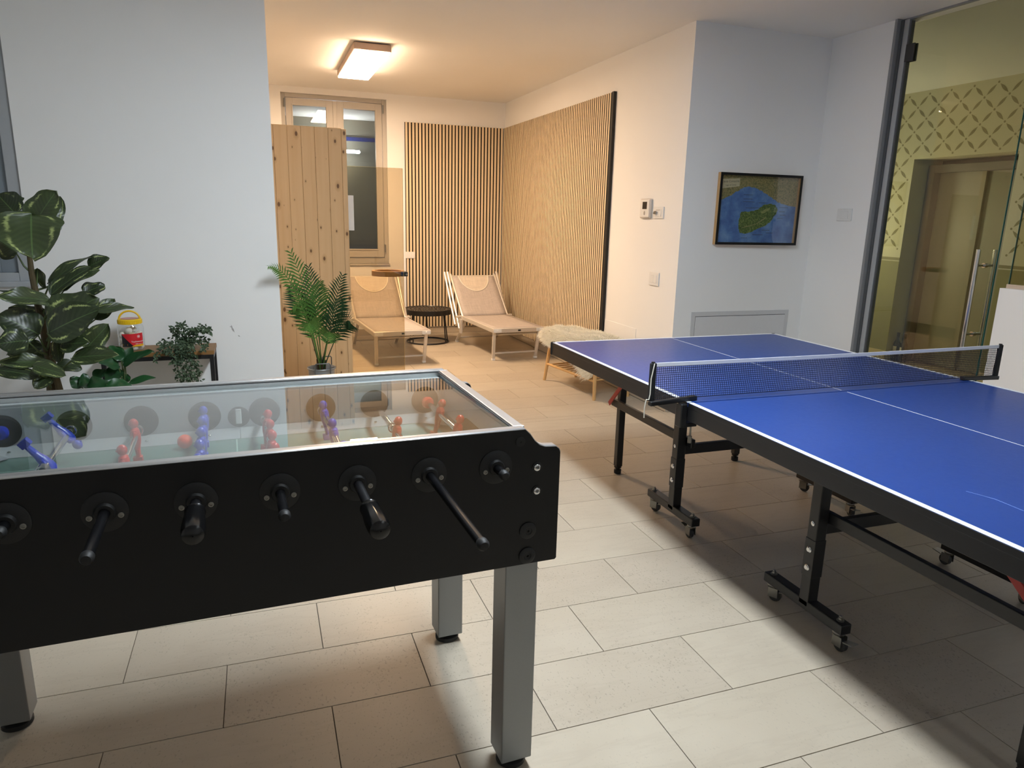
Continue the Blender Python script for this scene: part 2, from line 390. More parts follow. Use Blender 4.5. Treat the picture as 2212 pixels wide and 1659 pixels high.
build('jamb_lining', MB().box(2.585, 2.635, .287, .325, 0, ZC-.01), M_jamb2, d1, smooth=False, bevel=.002)
build('jamb_seal', MB().box(2.590, 2.622, .275, .287, 0, ZC-.02), M_jamb3, d1, smooth=False)
for hz in (2.50, .22):
    build('hinge', ajar(MB().box(2.586, 2.600, .225, .31, hz, hz+.11).box(2.611, 2.624, .225, .31, hz, hz+.11)), pm('hinge_metal', '#4a4a4b', .4, .6), d1, bevel=.003)
for sx in (2.53, 2.68):
    hb = build('door_handle', ajar(MB().cyl((sx, -.49, .70), (sx, -.49, 1.315), .0125, n=14)), M_chrome, d1)
for hz in (.80, 1.22):
    build('standoff', ajar(MB().cyl((2.53, -.49, hz), (2.68, -.49, hz), .008, n=10)), M_chrome, hb)
    build('standoff_collar', ajar(MB().cyl((2.592, -.49, hz), (2.618, -.49, hz), .015, n=12)), M_chrome, hb)
struct('trim_2', MB().box(2.594, 2.618, -2.6, .345, 2.764, ZC), M_jamb, 'thin grey metal rail on the ceiling above the glass door', 'rail', smooth=False)
struct('wall_parapet', MB().box(2.575, 2.70, -2.6, -.645, 0, 1.10), M_wall, 'low white parapet wall right of the glass door', 'wall', smooth=False)
gp = struct('window_3', MB().box(2.60, 2.61, -2.6, -.675, 1.12, 2.74), M_door_glass, 'fixed glass pane standing on the low white parapet', 'window', smooth=False)
build('glass_channel', MB().box(2.59, 2.62, -2.6, -.67, 1.10, 1.125), M_alu, gp, smooth=False)
build('pane_edge', MB().box(2.599, 2.611, -.675, -.6725, 1.125, 2.74), M_glassedge, gp, smooth=False)

M_hallwall = pm('olive_hall_paint', '#cdc8ac', .8, spec=.2); M_dado = pm('dado_olive_paint', '#8f8a62', .7, spec=.2); M_sten = pm('stencil_paint', '#8f8866', .7, spec=.2)
HX = 4.9; EY0, EY1, EZ = 1.08, 2.17, 2.115
hw = MB(); hw.box(HX, 5.5, EY1, 3.2, 0, ZC); hw.box(HX, 5.5, -3.2, EY0, 0, ZC); hw.box(HX, 5.5, EY0, EY1, EZ, ZC)
we = struct('wall_elevator', hw, M_hallwall, 'olive hall wall with leaf lattice stencil around the elevator', 'wall', smooth=False)
dd = MB(); dd.box(HX-.002, HX, EY1, 3.15, .10, 1.075); dd.box(HX-.002, HX, -3.15, EY0, .10, 1.075)
build('dado', dd, M_dado, we, smooth=False)
ds = MB(); ds.box(HX-.003, HX, EY1, 3.15, 1.085, 1.115); ds.box(HX-.003, HX, -3.15, EY0, 1.085, 1.115)
build('dado_stripe', ds, M_sten, we, smooth=False)
# stencilled lattice of petals: flat paint
st = MB(); GY, GZ = .11925, .118
def leafpoly(cy, cz, ang, L=.062, wd=.015):
    a = Vector((math.cos(ang), math.sin(ang))); n = Vector((-a.y, a.x)); p = Vector((cy, cz))
    pts = [p - a*L, p - a*L*.4 - n*wd*.8, p + n*-wd, p + a*L*.4 - n*wd*.8, p + a*L, p + a*L*.4 + n*wd*.8, p + n*wd, p - a*L*.4 + n*wd*.8]
    k = len(st.v); st.v += [(HX-.0012, q.x, q.y) for q in pts]; st.f.append(tuple(range(k, k+8)))
for i in range(-36, 10):
    for j in range(-1, 13):
        if (i+j) % 2: continue
        y, z = 1.98 + GY*i, 2.62 - GZ*j
        def free(yy, zz): return 1.15 < zz < 2.755 and not (EY0-.02 < yy < EY1+.02 and zz < EZ+.03) and yy < 3.1
        if free(y, z):
            k = len(st.v); st.v += [(HX-.0012, y+.011*math.cos(a*PI/4), z+.011*math.sin(a*PI/4)) for a in range(8)]; st.f.append(tuple(range(k, k+8)))
        for (sy, sz) in ((.5, .5), (.5, -.5)):
            cy, cz = y + GY*sy, z + GZ*sz
            if free(cy-.045, cz-.045) and free(cy+.045, cz+.045): leafpoly(cy, cz, math.atan2(GZ*sz, GY*sy))
build('stencil_pattern', st, M_sten, we, smooth=False)
M_elev = pm('elevator_olive_steel', '#8d8a78', .5); M_elev2 = pm('elevator_frame_steel', '#605e54', .5)
d2 = struct('door_2', MB().box(5.22, 5.26, 1.10, 1.60, .01, 1.985), M_elev, 'elevator door of two olive steel leaves in a recessed frame', 'door', smooth=False, bevel=.002)
build('door_leaf', MB().box(5.19, 5.22, 1.575, 2.08, .01, 1.985), M_elev, d2, smooth=False, bevel=.002)
build('door_frame', MB().box(5.10, 5.3, 2.08, 2.16, 0, 2.06).box(5.10, 5.3, 1.08, 1.12, 0, 2.06).box(5.10, 5.3, 1.12, 2.08, 1.985, 2.06), M_elev2, d2, smooth=False, bevel=.002)
struct('wall_elevator_niche', MB().box(5.3, 5.4, EY0-.02, EY1+.02, 0, EZ+.02), M_elev2, 'dark lining of the elevator recess', 'wall', smooth=False)
struct('baseboard_hall', MB().box(HX-.012, HX, EY1, 3.15, 0, .105).box(HX-.012, HX, -3.15, EY0, 0, .105), pm('hall_skirting', '#c9b98e', .6), 'beige skirting of the hall wall beside the elevator', 'skirting', smooth=False, bevel=.002)
struct('wall_hall_end', MB().box(2.72, 6.0, 3.1, 3.2, 0, ZC), M_hallwall, 'far end wall of the hall hidden behind the glass door jamb', 'wall', smooth=False)
struct('wall_hall_near', MB().box(2.72, 6.0, -3.25, -3.15, 0, ZC), M_hallwall, 'near end wall of the hall outside the picture', 'wall', smooth=False)
hl = thing('hall_lamp', 'warm wall lamp at the hidden far end of the hall', 'lamp', (4.05, 3.098, 1.35), -PI/2)
build('diffuser', MB().box(.03, .09, -.14, .14, -.16, .16), emit('hall_glow', *HALL_LIGHT), hl, bevel=.01); build('lamp_base', MB().box(0, .03, -.11, .11, -.12, .12), M_white, hl, bevel=.004)

# ------------------------------------------------------------------ ceiling lamps and added rear fill
def ceiling_lamp(loc, light, label, side):
    t = thing('ceiling_lamp', label, 'lamp', loc)
    h = MB(); hx, hy = .15, .63
    h.box(-hx, hx, -hy, hy, -.055, 0)
    build('lamp_housing', h, side, t, bevel=.008)
    build('diffuser', MB().box(-hx+.008, hx-.008, -hy+.008, hy-.008, -.066, -.0555), emit('diffuser_glow', *light), t, smooth=False)
    return t
M_lampside = pm('lamp_housing_brown', '#b79f90', .5)
ceiling_lamp((-.575, 3.16, 2.768), NICHE_LIGHT, 'flat rectangular ceiling lamp glowing warm white over the loungers', M_lampside)
ceiling_lamp((-.575, -1.55, 2.768), MAIN_LIGHT, 'flat rectangular ceiling lamp above the foosball table outside the picture', M_lampside)
ceiling_lamp((.4, -4.9, 2.768), REAR_FILL, 'dim flat fill panel added unseen behind the camera', M_lampside)  # added fill in lamp form, brightens walls and leg fronts

# ------------------------------------------------------------------ slatted acoustic panels
def slat_panel(loc, rotz, n, pitch, zl, zh, label, extra=None):
    t = thing('slat_panel', label, 'wall panel', loc, rotz, 'slatted acoustic wall panels')
    build('felt_backing', MB().box(0, n*pitch, -.012, 0, zl, zh), M_felt, t, smooth=False)
    first = None
    for i in range(n):
        if first is None:
            first = build('slat', MB().box(0, .0262, -.027, -.012, zl, zh), M_slat, t, (i*pitch+.004, 0, 0), smooth=False)
            first.data.materials.append(M_mdf)          # veneered front and ends, raw dark edges
            for f_ in first.data.polygons: f_.material_index = 1 if abs(f_.normal.x) > .5 else 0
        else:
            o = first.copy(); COL.objects.link(o); o.location = (i*pitch+.004, 0, 0)
    return t
ZL, ZH = .085, 2.482; M_mdf = pm('dark_fibreboard', '#1d1611', .9)
pb = 1.21/30
slat_panel((.145, YW-.0005, 0), 0, 15, pb, ZL, ZH, 'slatted oak wall panel beside the window behind the black round table')
slat_panel((.145+15*pb, YW-.0005, 0), 0, 15, pb, ZL, ZH, 'slatted oak wall panel on the back wall ending in the corner')
npn = 5; pr_ = (4.915-2.09)/70
wh = ('running into the niche corner', 'second from the niche corner', 'middle one on the right wall', 'second from the black end strip', 'ending at the black end strip')
for i in range(5):
    slat_panel((XW-.0005, 4.915 - i*14*pr_, 0), -PI/2, 14, pr_, ZL, ZH, 'slatted oak wall panel on the right wall, ' + wh[i])
tag(build('end_strip', MB().box(XW-.028, XW-.0005, 2.052, 2.088, ZL, ZH+.004), pm('black_end_strip', '#0c0c0d', .45), bevel=.001), 'black vertical end strip closing the slatted panels on the right wall', 'trim strip')

# ------------------------------------------------------------------ fixtures on the walls
def plate_thing(name, label, cat, loc, rotz, w, h, inner, group=None):
    t = thing(name, label, cat, loc, rotz, group)
    build('cover_plate', MB().box(-w/2, w/2, -.009, -.0004, -h/2, h/2), M_white, t, bevel=.003)
    for (nm, x0, x1, z0, z1, m, p) in inner:
        build(nm, MB().box(x0, x1, -.009-p, -.008, z0, z1), m, t, bevel=.0012)
    return t
M_screen_dark = pm('dark_display', '#2a2522', .2); M_btn = pm('grey_button', '#a9a29a', .4)
th = thing('thermostat', 'white wall controller with dark display above the switches', 'thermostat', (XW, 1.425, 1.53), -PI/2)
build('housing', MB().box(-.078, .078, -.022, -.0004, -.075, .075), pm('controller_shell', '#cfc8c0', .35), th, bevel=.008)
build('front_panel', MB().box(-.066, .066, -.025, -.021, -.066, .066), M_white, th, bevel=.003)
build('display', MB().box(-.033, .033, -.0265, -.0245, -.005, .05), M_screen_dark, th, smooth=False)
build('button', MB().ball((0, -.0255, -.035), .012, 12, 6, (1, .2, 1.4)), M_btn, th)
sw = plate_thing('key_switch', 'square white switch plate directly right of the wall controller', 'switch', (XW, 1.243, 1.498), -PI/2, .145, .088, [('rocker', -.045, .045, -.028, .028, M_white, .003), ('slot', -.03, .03, .018, .022, M_btn, .004)])
build('key', MB().cyl((-.035, -.012, -.004), (-.035, -.03, -.004), .007, n=10).box(-.04, -.012, -.026, -.02, -.01, .012), M_zinc, sw)
plate_thing('socket_plate', 'white socket plate below the wall controller near the wall edge', 'socket', (XW, 1.243, .995), -PI/2, .142, .105,
    [('rocker', -.045, -.001, -.03, .03, M_white, .003), ('rocker', .001, .045, -.03, .03, M_white, .003)])
plate_thing('light_switch', 'white light switch on the return wall beside the glass door', 'switch', (2.56, .60, 1.512), -PI/2, .138, .088,
    [('rocker', -.038, .038, -.028, .028, M_white, .003)])
plate_thing('socket_plate', 'white triple socket plate set in the slats beside the window', 'socket', (.19, 4.921, .965), 0, .115, .078,
    [('rocker', -.045, -.016, -.026, .026, M_white, .003), ('rocker', -.0145, .0145, -.026, .026, M_white, .003), ('rocker', .016, .045, -.026, .026, M_white, .003)])
tag(build('cover_panel', MB().box(XW-.004, XW-.0004, 1.475, 2.045, .15, .565), M_wall, smooth=False, bevel=.002), 'flush white cover panel low on the right wall behind the bench', 'panel')
# access hatch
ah = thing('access_hatch', 'light grey metal access hatch low on the wall behind the table tennis table', 'hatch', (2.0, .93, .1))
M_hatch = pm('hatch_grey', '#cdced0', .5); M_hatch2 = pm('hatch_door_grey', '#d8d9db', .5)
hf = MB(); hf.box(-.47, .43, -.006, -.0004, .0, .672)
build('hatch_frame', hf, M_hatch, ah, smooth=False)
build('hatch_gap', MB().box(-.437, .397, -.0066, -.006, .03, .639), pm('hatch_gap', '#4a4b4d', .8), ah, smooth=False)
build('hatch_door', MB().box(-.435, .395, -.009, -.0062, .03, .635), M_hatch2, ah, smooth=False)

# ------------------------------------------------------------------ framed map
pf = thing('framed_map', 'framed picture map of a green lake island in black and wood frame', 'picture', (2.025, .93, 1.535), math.radians(-1.2))
hw_, hh_ = .362, .258
fr = MB(); 
for (a, b, c, d) in ((-hw_, -hw_+.018, -hh_, hh_), (hw_-.018, hw_, -hh_, hh_), (-hw_+.018, hw_-.018, -hh_, -hh_+.018), (-hw_+.018, hw_-.018, hh_-.018, hh_)): fr.box(a, b, -.046, -.042, c, d)
build('frame_face', fr, M_black, pf, smooth=False)
fw = MB()
for (a, b, c, d) in ((-hw_, -hw_+.014, -hh_, hh_), (hw_-.014, hw_, -hh_, hh_), (-hw_+.014, hw_-.014, -hh_, -hh_+.014), (-hw_+.014, hw_-.014, hh_-.014, hh_)): fw.box(a, b, -.042, -.009, c, d)
build('frame_side', fw, pine_mat('frame_wood', '#b98f5e', '#cda873', knots=False), pf, smooth=False)
def map_mat(name, a, b, sc, c=None):
    t = NT(name); o = t.objc(); n1 = t.noise(o, sc, 5, .65)
    t.l(t.ramp(n1, [(.32, lin(a)), (.5, lin(b)), (.68, lin(c or a))]), t.b.inputs['Base Color']); t.b.inputs['Roughness'].default_value = .6
    return t.m
yb = -.012
build('map_print', MB().box(-hw_+.014, hw_-.014, yb, -.010, -hh_+.014, hh_-.014), map_mat('map_lake', '#2c5aa4', '#4f80c0', 7, '#7ba3d2'), pf, smooth=False)
def flat(name, poly, mat, dy, parent=pf):
    mb = MB(); mb.add([(x, yb-dy, z) for x, z in poly], [tuple(range(len(poly)))]); return build(name, mb, mat, parent, smooth=False)
L_, R_, B_, T_ = -hw_+.014, hw_-.014, -hh_+.014, hh_-.014
coast = [(L_, T_), (L_, .055), (-.30, .07), (-.24, .10), (-.19, .13), (-.14, .155), (-.08, .165), (-.03, .158), (.02, .14), (.07, .115), (.12, .09), (.17, .065), (.22, .05), (.27, .038), (R_, .03), (R_, T_)]
def rough(poly, amp, n=5, keep=lambda p: False):
    out = []; rr = random.Random(5)
    for i, p in enumerate(poly):
        a = Vector(p); b = Vector(poly[(i+1) % len(poly)])
        if keep(p) or keep(tuple(b)): out.append(p); continue
        for k in range(n):
            q = a.lerp(b, k/n); out.append((q.x + rr.uniform(-amp, amp), q.y + rr.uniform(-amp, amp)))
    return out
def edge(p): return abs(p[0]-L_) < 1e-4 or abs(p[0]-R_) < 1e-4 or abs(p[1]-T_) < 1e-4
coast = rough(coast, .004, 5, edge)
flat('map_shore', coast, map_mat('map_land', '#565a34', '#8b8756', 110, '#b59a6c'), .0004)
isl = [(-.14, -.17), (-.155, -.12), (-.15, -.06), (-.14, -.02), (-.09, -.015), (-.03, -.008), (.02, .012), (.06, .038), (.12, .046), (.165, .036), (.185, .01), (.18, -.02), (.155, -.05), (.13, -.085), (.08, -.12), (.02, -.14), (-.03, -.165), (-.09, -.18)]
isl = rough(isl, .0035, 5)
flat('map_island', isl, map_mat('map_island_green', '#24401a', '#4a6a2a', 120, '#98a55e'), .0008)
flat('map_path', [(-.13, -.135), (-.09, -.125), (.0, -.103), (.07, -.06), (.09, -.052), (.075, -.066), (.0, -.108), (-.09, -.130)], map_mat('map_path_tan', '#8d8a58', '#a59e6c', 60), .0011)
flat('map_meadow', rough([(.03, -.02), (.08, .01), (.12, .022), (.10, -.005), (.05, -.03)], .004, 4), map_mat('map_meadow_green', '#6f7f45', '#a0a565', 90), .0011)
flat('title_card', [(-.325, .145), (-.175, .165), (-.175, .222), (-.325, .212)], pm('title_card_cream', '#cfc6a2', .7), .0012)
M_ink = pm('map_ink', '#2e3340', .7)
for (s, sz, x, z) in (('Isola Comacina', .0225, -.318, .187), ('Lago di Como', .016, -.295, .164)):
    mb = text_mb(s, sz, 1.0); mb.v = [(vx + x, yb - .0016, vy + z + vx*.06) for vx, vy, vz in mb.v]
    build('title_text', mb, M_ink, pf, smooth=False)
tx = MB()
for (x, z, w) in ((-.13, .105, .08), (-.13, .075, .07), (-.13, .055, .10), (-.1, .01, .05), (-.04, .012, .06), (.01, .05, .06), (.20, .02, .07), (.20, -.01, .05), (.21, -.035, .05), (.19, -.06, .05), (-.02, -.185, .08), (.06, -.15, .07), (.10, -.17, .06), (-.12, -.21, .05)):
    k = 0
    while k < w:
        l = rnd.uniform(.006, .014); tx.box(x+k, x+k+l, yb-.0012, yb-.0011, z, z+.0035); k += l+.003
build('map_caption', tx, M_ink, pf, smooth=False)
build('glazing', MB().box(-hw_+.016, hw_-.016, -.040, -.037, -hh_+.016, hh_-.016), glass('picture_glazing', (.97,.97,.97), .02, 1.5, 1.5, .25), pf, smooth=False)

# ------------------------------------------------------------------ pine partition and amber glass screen
pp = thing('pine_partition', 'tall partition of knotty pine boards behind the palm', 'partition', (-1.1355, 2.0, 0))
bx0 = -.2495
for i in range(5):
    build('board', MB().box(bx0 + i*.0964 + .0006, bx0 + (i+1)*.0964 - .0006, .003, .03, .004, 2.050), M_pine, pp, smooth=False, bevel=.0025, seg=1)
build('edge_trim', MB().box(-.2675, bx0, 0, .035, .004, 2.050), M_pine, pp, smooth=False, bevel=.002)
build('edge_trim', MB().box(bx0 + 5*.0964, .2675, 0, .035, .004, 2.045), M_pine, pp, smooth=False, bevel=.002)
build('backing_rail', MB().box(-.26, .26, .03, .05, .2, .28).box(-.26, .26, .03, .05, 1.6, 1.68), M_pine, pp, smooth=False)
gs = thing('glass_screen', 'amber tinted glass screen beside the pine partition in front of the left lounger', 'screen', (-.655, 2.03, 0))
build('pane', MB().box(-.21, .21, 0, .008, .012, 1.785), M_screen, gs, smooth=False)
build('polished_edge', MB().box(.21, .2115, 0, .008, .012, 1.785).box(-.21, .21, 0, .008, 1.785, 1.7865), pm('amber_edge', '#d8bd84', .2), gs, smooth=False)
build('floor_profile', MB().box(-.21, .21, -.008, .016, 0, .03), M_alu, gs, smooth=False)
tag(build('paper_strip', MB().box(-.866, -.824, 2.0272, 2.0294, 1.311, 1.572), pm('paper_white', '#f4f2ee', .8), smooth=False), 'narrow white paper strip on the amber glass beside the pine partition', 'paper')
rs = thing('ring_shelf', 'round wooden ring shelf clipped behind the edge of the amber glass', 'shelf', (-.545, 2.175, .952))
rg = MB(); n = 28; Ro, Ri, hh = .132, .105, .042
for i in range(n):
    t = 2*PI*i/n; c, s_ = math.cos(t), math.sin(t)
    rg.v += [(Ro*c, Ro*s_, 0), (Ro*c, Ro*s_, hh), (Ri*c, Ri*s_, hh), (Ri*c, Ri*s_, 0)]
for i in range(n):
    j = (i+1) % n
    for k in range(4): rg.f.append((i*4+k, j*4+k, j*4+(k+1) % 4, i*4+(k+1) % 4))
build('ring', rg, pine_mat('walnut_ring', '#b8946c', '#cfac80', knots=False, axis='x'), rs, bevel=.003)
build('ring_floor', MB().lathe([(.001, .006), (Ri+.002, .006), (Ri+.002, .012), (.001, .012)], 24), M_oakdark, rs)
build('end_cap', MB().box(.085, .138, -.1265, -.04, .003, hh-.003), M_blackmetal, rs, bevel=.004)
build('clip_screw', MB().cyl((.125, -.128, .02), (.125, -.136, .02), .008, n=10), M_zinc, rs)

# ------------------------------------------------------------------ loungers
def sling_mat(name, col):
    t = NT(name); o = t.objc(); c = lin(col)
    w = t.noise(t.mapping(o, (260, 8, 8)), 1, 2); w2 = t.noise(t.mapping(o, (8, 260, 260)), 1, 2)
    k = t.math('MULTIPLY', t.math('ADD', w, w2), .5)
    t.l(t.ramp(k, [(.35, tuple(x*.8 for x in c[:3]) + (1,)), (.65, tuple(min(1, x*1.12) for x in c[:3]) + (1,))]), t.b.inputs['Base Color'])
    t.b.inputs['Roughness'].default_value = .7; t.bump(k, .2, .001); return t.m
M_sling = sling_mat('taupe_mesh_sling', '#b4aaa3'); M_sling2 = sling_mat('beige_headrest_cloth', '#ccc0b0')
M_frame = pm('champagne_aluminium', '#d5cec4', .35, .35)
HY, HZ, BY, BZ = .93, .345, 1.36, .752          # hinge and backrest top
def make_lounger(loc, rot, label):
    t = thing('sun_lounger', label, 'lounger', loc, rot, 'sun loungers in the relaxation niche')
    for sx in (-1, 1):
        build('side_rail', MB().bar((sx*.268, -.0, .322), (sx*.268, 1.0, .322), .03, .045), M_frame, t, bevel=.005)
    fb = build('front_rail', MB().box(-.283, .283, -.03, .0, .299, .345), M_frame, t, bevel=.006)
    for sx in (-1, 1):
        build('corner_plate', MB().box(sx*.235-.042, sx*.235+.042, -.033, -.03, .304, .338).cyl((sx*.235, -.033, .321), (sx*.235, -.042, .321), .009, n=10), M_white, fb, bevel=.002)
    build('badge', MB().box(-.012, .018, -.032, -.03, .312, .328), M_blackmetal, fb)
    # seat sling
    s = MB(); nx, ny = 8, 12
    for j in range(ny+1):
        for i in range(nx+1):
            u = i/nx*2-1; v = j/ny
            s.v.append((u*.262, -.01 + v*(HY+.01), .347 - .016*(1-u*u)*math.sin(PI*v)))
    for j in range(ny):
        for i in range(nx): a = j*(nx+1)+i; s.f.append((a, a+1, a+nx+2, a+nx+1))
    o = build('seat_sling', s, M_sling, t); m = o.modifiers.new('thick', 'SOLIDIFY'); m.thickness = .004; m.offset = -1
    # backrest sling, slightly hollow
    s = MB()
    ang = math.atan2(BZ-HZ, BY-HY); nrm = Vector((0, -math.sin(ang), math.cos(ang)))
    def bp(u, v, off=0):
        p = Vector((u*.262, HY + (BY-HY)*v, HZ + (BZ-HZ)*v)); return tuple(p + nrm*(off - .02*(1-u*u)*math.sin(PI*min(1, v*1.0))*.8))
    for j in range(ny+1):
        for i in range(nx+1): s.v.append(bp(i/nx*2-1, j/ny))
    for j in range(ny):
        for i in range(nx): a = j*(nx+1)+i; s.f.append((a, a+1, a+nx+2, a+nx+1))
    o = build('backrest_sling', s, M_sling, t); m = o.modifiers.new('thick', 'SOLIDIFY'); m.thickness = .004; m.offset = -1
    # half round headrest with white piping
    h = MB(); c0 = bp(0, 1, .004); h.v.append(bp(0, .985, .006)); n = 18; pip = []
    for i in range(n+1):
        a = PI + PI*i/n; u = .70*math.cos(a); v = 1 - .008 + .37*math.sin(a); h.v.append(bp(u, v, .006)); pip.append(bp(u, v, .008))
    for i in range(n): h.f.append((0, i+1, i+2))
    hr = build('headrest', h, M_sling2, t)
    build('piping', MB().tube(pip, .005, 6), pm('white_piping', '#e6dfd2', .6), hr)
    build('top_tube', MB().tube([(-.268, BY, BZ-.002), (.268, BY, BZ-.002)], .011), M_frame, t)
    for sx in (-1, 1):
        build('backrest_tube', MB().tube([(sx*.272, HY-.02, HZ-.03), (sx*.272, BY+.02, BZ+.02)], .013), M_frame, t)
        # folded sunshade arms outside the backrest
        a = build('shade_arm', MB().tube([(sx*.305, BY+.03, BZ+.045), (sx*.305, HY+.02, .20)], .0135), M_frame, t)
        build('shade_arm', MB().tube([(sx*.328, BY+.07, BZ+.04), (sx*.328, HY+.10, .235)], .0125), M_frame, t)
        build('arm_pivot', MB().cyl((sx*.268, HY+.03, .335), (sx*.34, HY+.03, .335), .012, n=10).box(sx*.296-.012, sx*.296+.012, HY-.03, HY+.03, .15, .31), M_frame, t, bevel=.003)
        build('leg', MB().bar((sx*.250, .03, .30), (sx*.238, .075, .012), .026, .032, (1, 0, 0)), M_frame, t, bevel=.004)
        build('leg', MB().bar((sx*.250, HY-.03, .30), (sx*.238, HY+.30, .012), .026, .032, (1, 0, 0)), M_frame, t, bevel=.004)
        build('leg_foot', MB().box(sx*.238-.017, sx*.238+.017, .058, .094, 0, .022), M_white, t, bevel=.004)
        build('leg_foot', MB().box(sx*.238-.017, sx*.238+.017, HY+.28, HY+.318, 0, .022), M_white, t, bevel=.004)
    build('stretcher', MB().tube([(-.238, .066, .075), (.238, .066, .075)], .010), M_frame, t)
    build('stretcher', MB().tube([(-.25, .05, .272), (.25, .05, .272)], .010), M_frame, t)
    build('stretcher', MB().tube([(-.24, HY+.255, .06), (.24, HY+.255, .06)], .010), M_frame, t)
    return t
make_lounger((.925, 3.075, 0), math.radians(3.7), 'taupe sun lounger in the corner of the slatted walls')
make_lounger((-.262, 3.10, 0), math.radians(3.7), 'taupe sun lounger behind the amber glass screen')

# ------------------------------------------------------------------ black round side table
rt = thing('side_table', 'low round black wire side table between the two loungers', 'table', (.275, 4.36, 0))
top = MB(); zt = .385
top.lathe([(.001, zt-.012), (.262, zt-.012), (.264, zt-.052), (.277, zt-.052), (.279, zt-.03), (.277, zt+.004), (.270, zt+.004), (.266, zt-.002), (.001, zt-.002)], 40)
tp = build('tray_top', top, pm('black_tray', '#1a1817', .3, .2), rt)
db = MB()
for r_, nn in ((.05, 8), (.10, 16), (.15, 24), (.20, 32), (.245, 40)):
    for i in range(nn):
        a = 2*PI*i/nn; db.lathe([(.011, 0), (.008, .004), (.001, .0045)], 7, Matrix.Translation((r_*math.cos(a), r_*math.sin(a), zt-.002)))
o = build('embossed_pattern', db, pm('worn_black_emboss', '#2b2826', .25, .3), tp); o['kind'] = 'stuff'
for k in range(3):
    a = math.radians(-35 + 120*k)
    for da in (-.13, .13):
        build('leg', MB().tube([(.20*math.cos(a+da*.5), .20*math.sin(a+da*.5), zt-.014), (.237*math.cos(a+da), .237*math.sin(a+da), .014)], .007), M_blackmetal, rt)
ring = [(.24*math.cos(2*PI*i/40), .24*math.sin(2*PI*i/40), .009) for i in range(40)]
build('base_ring', MB().tube(ring, .009, 8, closed=True), M_blackmetal, rt)

# ------------------------------------------------------------------ bench with sheepskin
bb = thing('bench', 'bamboo bench with slatted shelf under a sheepskin against the right wall', 'bench', (1.0, 1.8, 0))
al = Vector((.148, -.989, 0)); ac = Vector((.989, .148, 0)); o0 = Vector((1.0, 1.8, 0))
def bw(x, y, z): return Vector((x, y, z)) - o0
F1, F2 = bw(.862, 2.172, 0), bw(.982, 1.39, 0); G1, G2 = F1 + ac*.34, F2 + ac*.34
tops = {}
for nm, f, dv in (('a', F1, al*.05 + ac*.035), ('b', F2, -al*.025 + ac*.012), ('c', G1, al*.05 - ac*.02), ('d', G2, -al*.025 - ac*.012)):
    tops[nm] = f + dv + Vector((0, 0, .43))
    build('leg', MB().tube([f, f + (tops[nm]-f)*.5, tops[nm]], [.013, .016, .017], 10), M_birch, bb)
def at(nm, f, z): p = f + (tops[nm]-f)*(z/.43); return p
for (p, q, fp, fq) in (('a', 'b', F1, F2), ('c', 'd', G1, G2)):
    build('shelf_rail', MB().tube([at(p, fp, .155), at(q, fq, .155)], .0115), M_birch, bb)
    build('seat_rail', MB().tube([at(p, fp, .41), at(q, fq, .41)], .013), M_birch, bb)
for i in range(10):
    f = .05 + .90*i/9
    p = at('a', F1, .155).lerp(at('b', F2, .155), f); q = at('c', G1, .155).lerp(at('d', G2, .155), f)
    build('shelf_rod', MB().tube([p, q], .0075, 6), M_birch, bb)
for i in range(12):
    f = .03 + .94*i/11
    p = at('a', F1, .41).lerp(at('b', F2, .41), f) + Vector((0, 0, .016)); q = at('c', G1, .41).lerp(at('d', G2, .41), f) + Vector((0, 0, .016))
    build('seat_rod', MB().tube([p, q], .009, 6), M_birch, bb)
# sheepskin: draped skin plus wool locks
sk = thing('sheepskin', 'cream long haired sheepskin draped over the bamboo bench', 'sheepskin', (1.09, 1.80, 0))
def fleece(u, v):           # u along bench -1..1, v across -1..1 (negative: room side), returns local point
    e = 1 - .10*math.cos(3*u) - .03*math.sin(7*u+1)
    a = u*.50; c = v*.27*e*math.sqrt(max(.05, 1-abs(u)**3.2*.75))
    z = .458 + .012*math.sin(5*u+2*v) + .008*math.sin(9*v-4*u)
    edge = abs(c) - .165
    if edge > 0: z -= (edge*(1.2 + 2.2*min(1, max(0, (u+.35)/1.0))) if v < 0 else edge*1.6); c = math.copysign(.165 + edge*((.75 - .6*min(1, max(0, (u+.35)/1.0))) if v < 0 else .12), c)
    if abs(u) > .84: z -= (abs(u)-.84)**1.2*.9
    p = al*a + ac*c
    return Vector((min(p.x, .235), p.y, z))
g = MB(); nu, nv = 26, 18
for j in range(nv+1):
    for i in range(nu+1): g.v.append(tuple(fleece(i/nu*2-1, j/nv*2-1)))
for j in range(nv):
    for i in range(nu): a = j*(nu+1)+i; g.f.append((a, a+1, a+nu+2, a+nu+1))
M_wool = pm('cream_wool', '#fbf2e2', .9, spec=.1, grain=.12, gscale=30)
hide = build('hide', g, M_wool, sk); md = hide.modifiers.new('thick', 'SOLIDIFY'); md.thickness = .008; md.offset = -1
wo = MB(); r2 = random.Random(3)
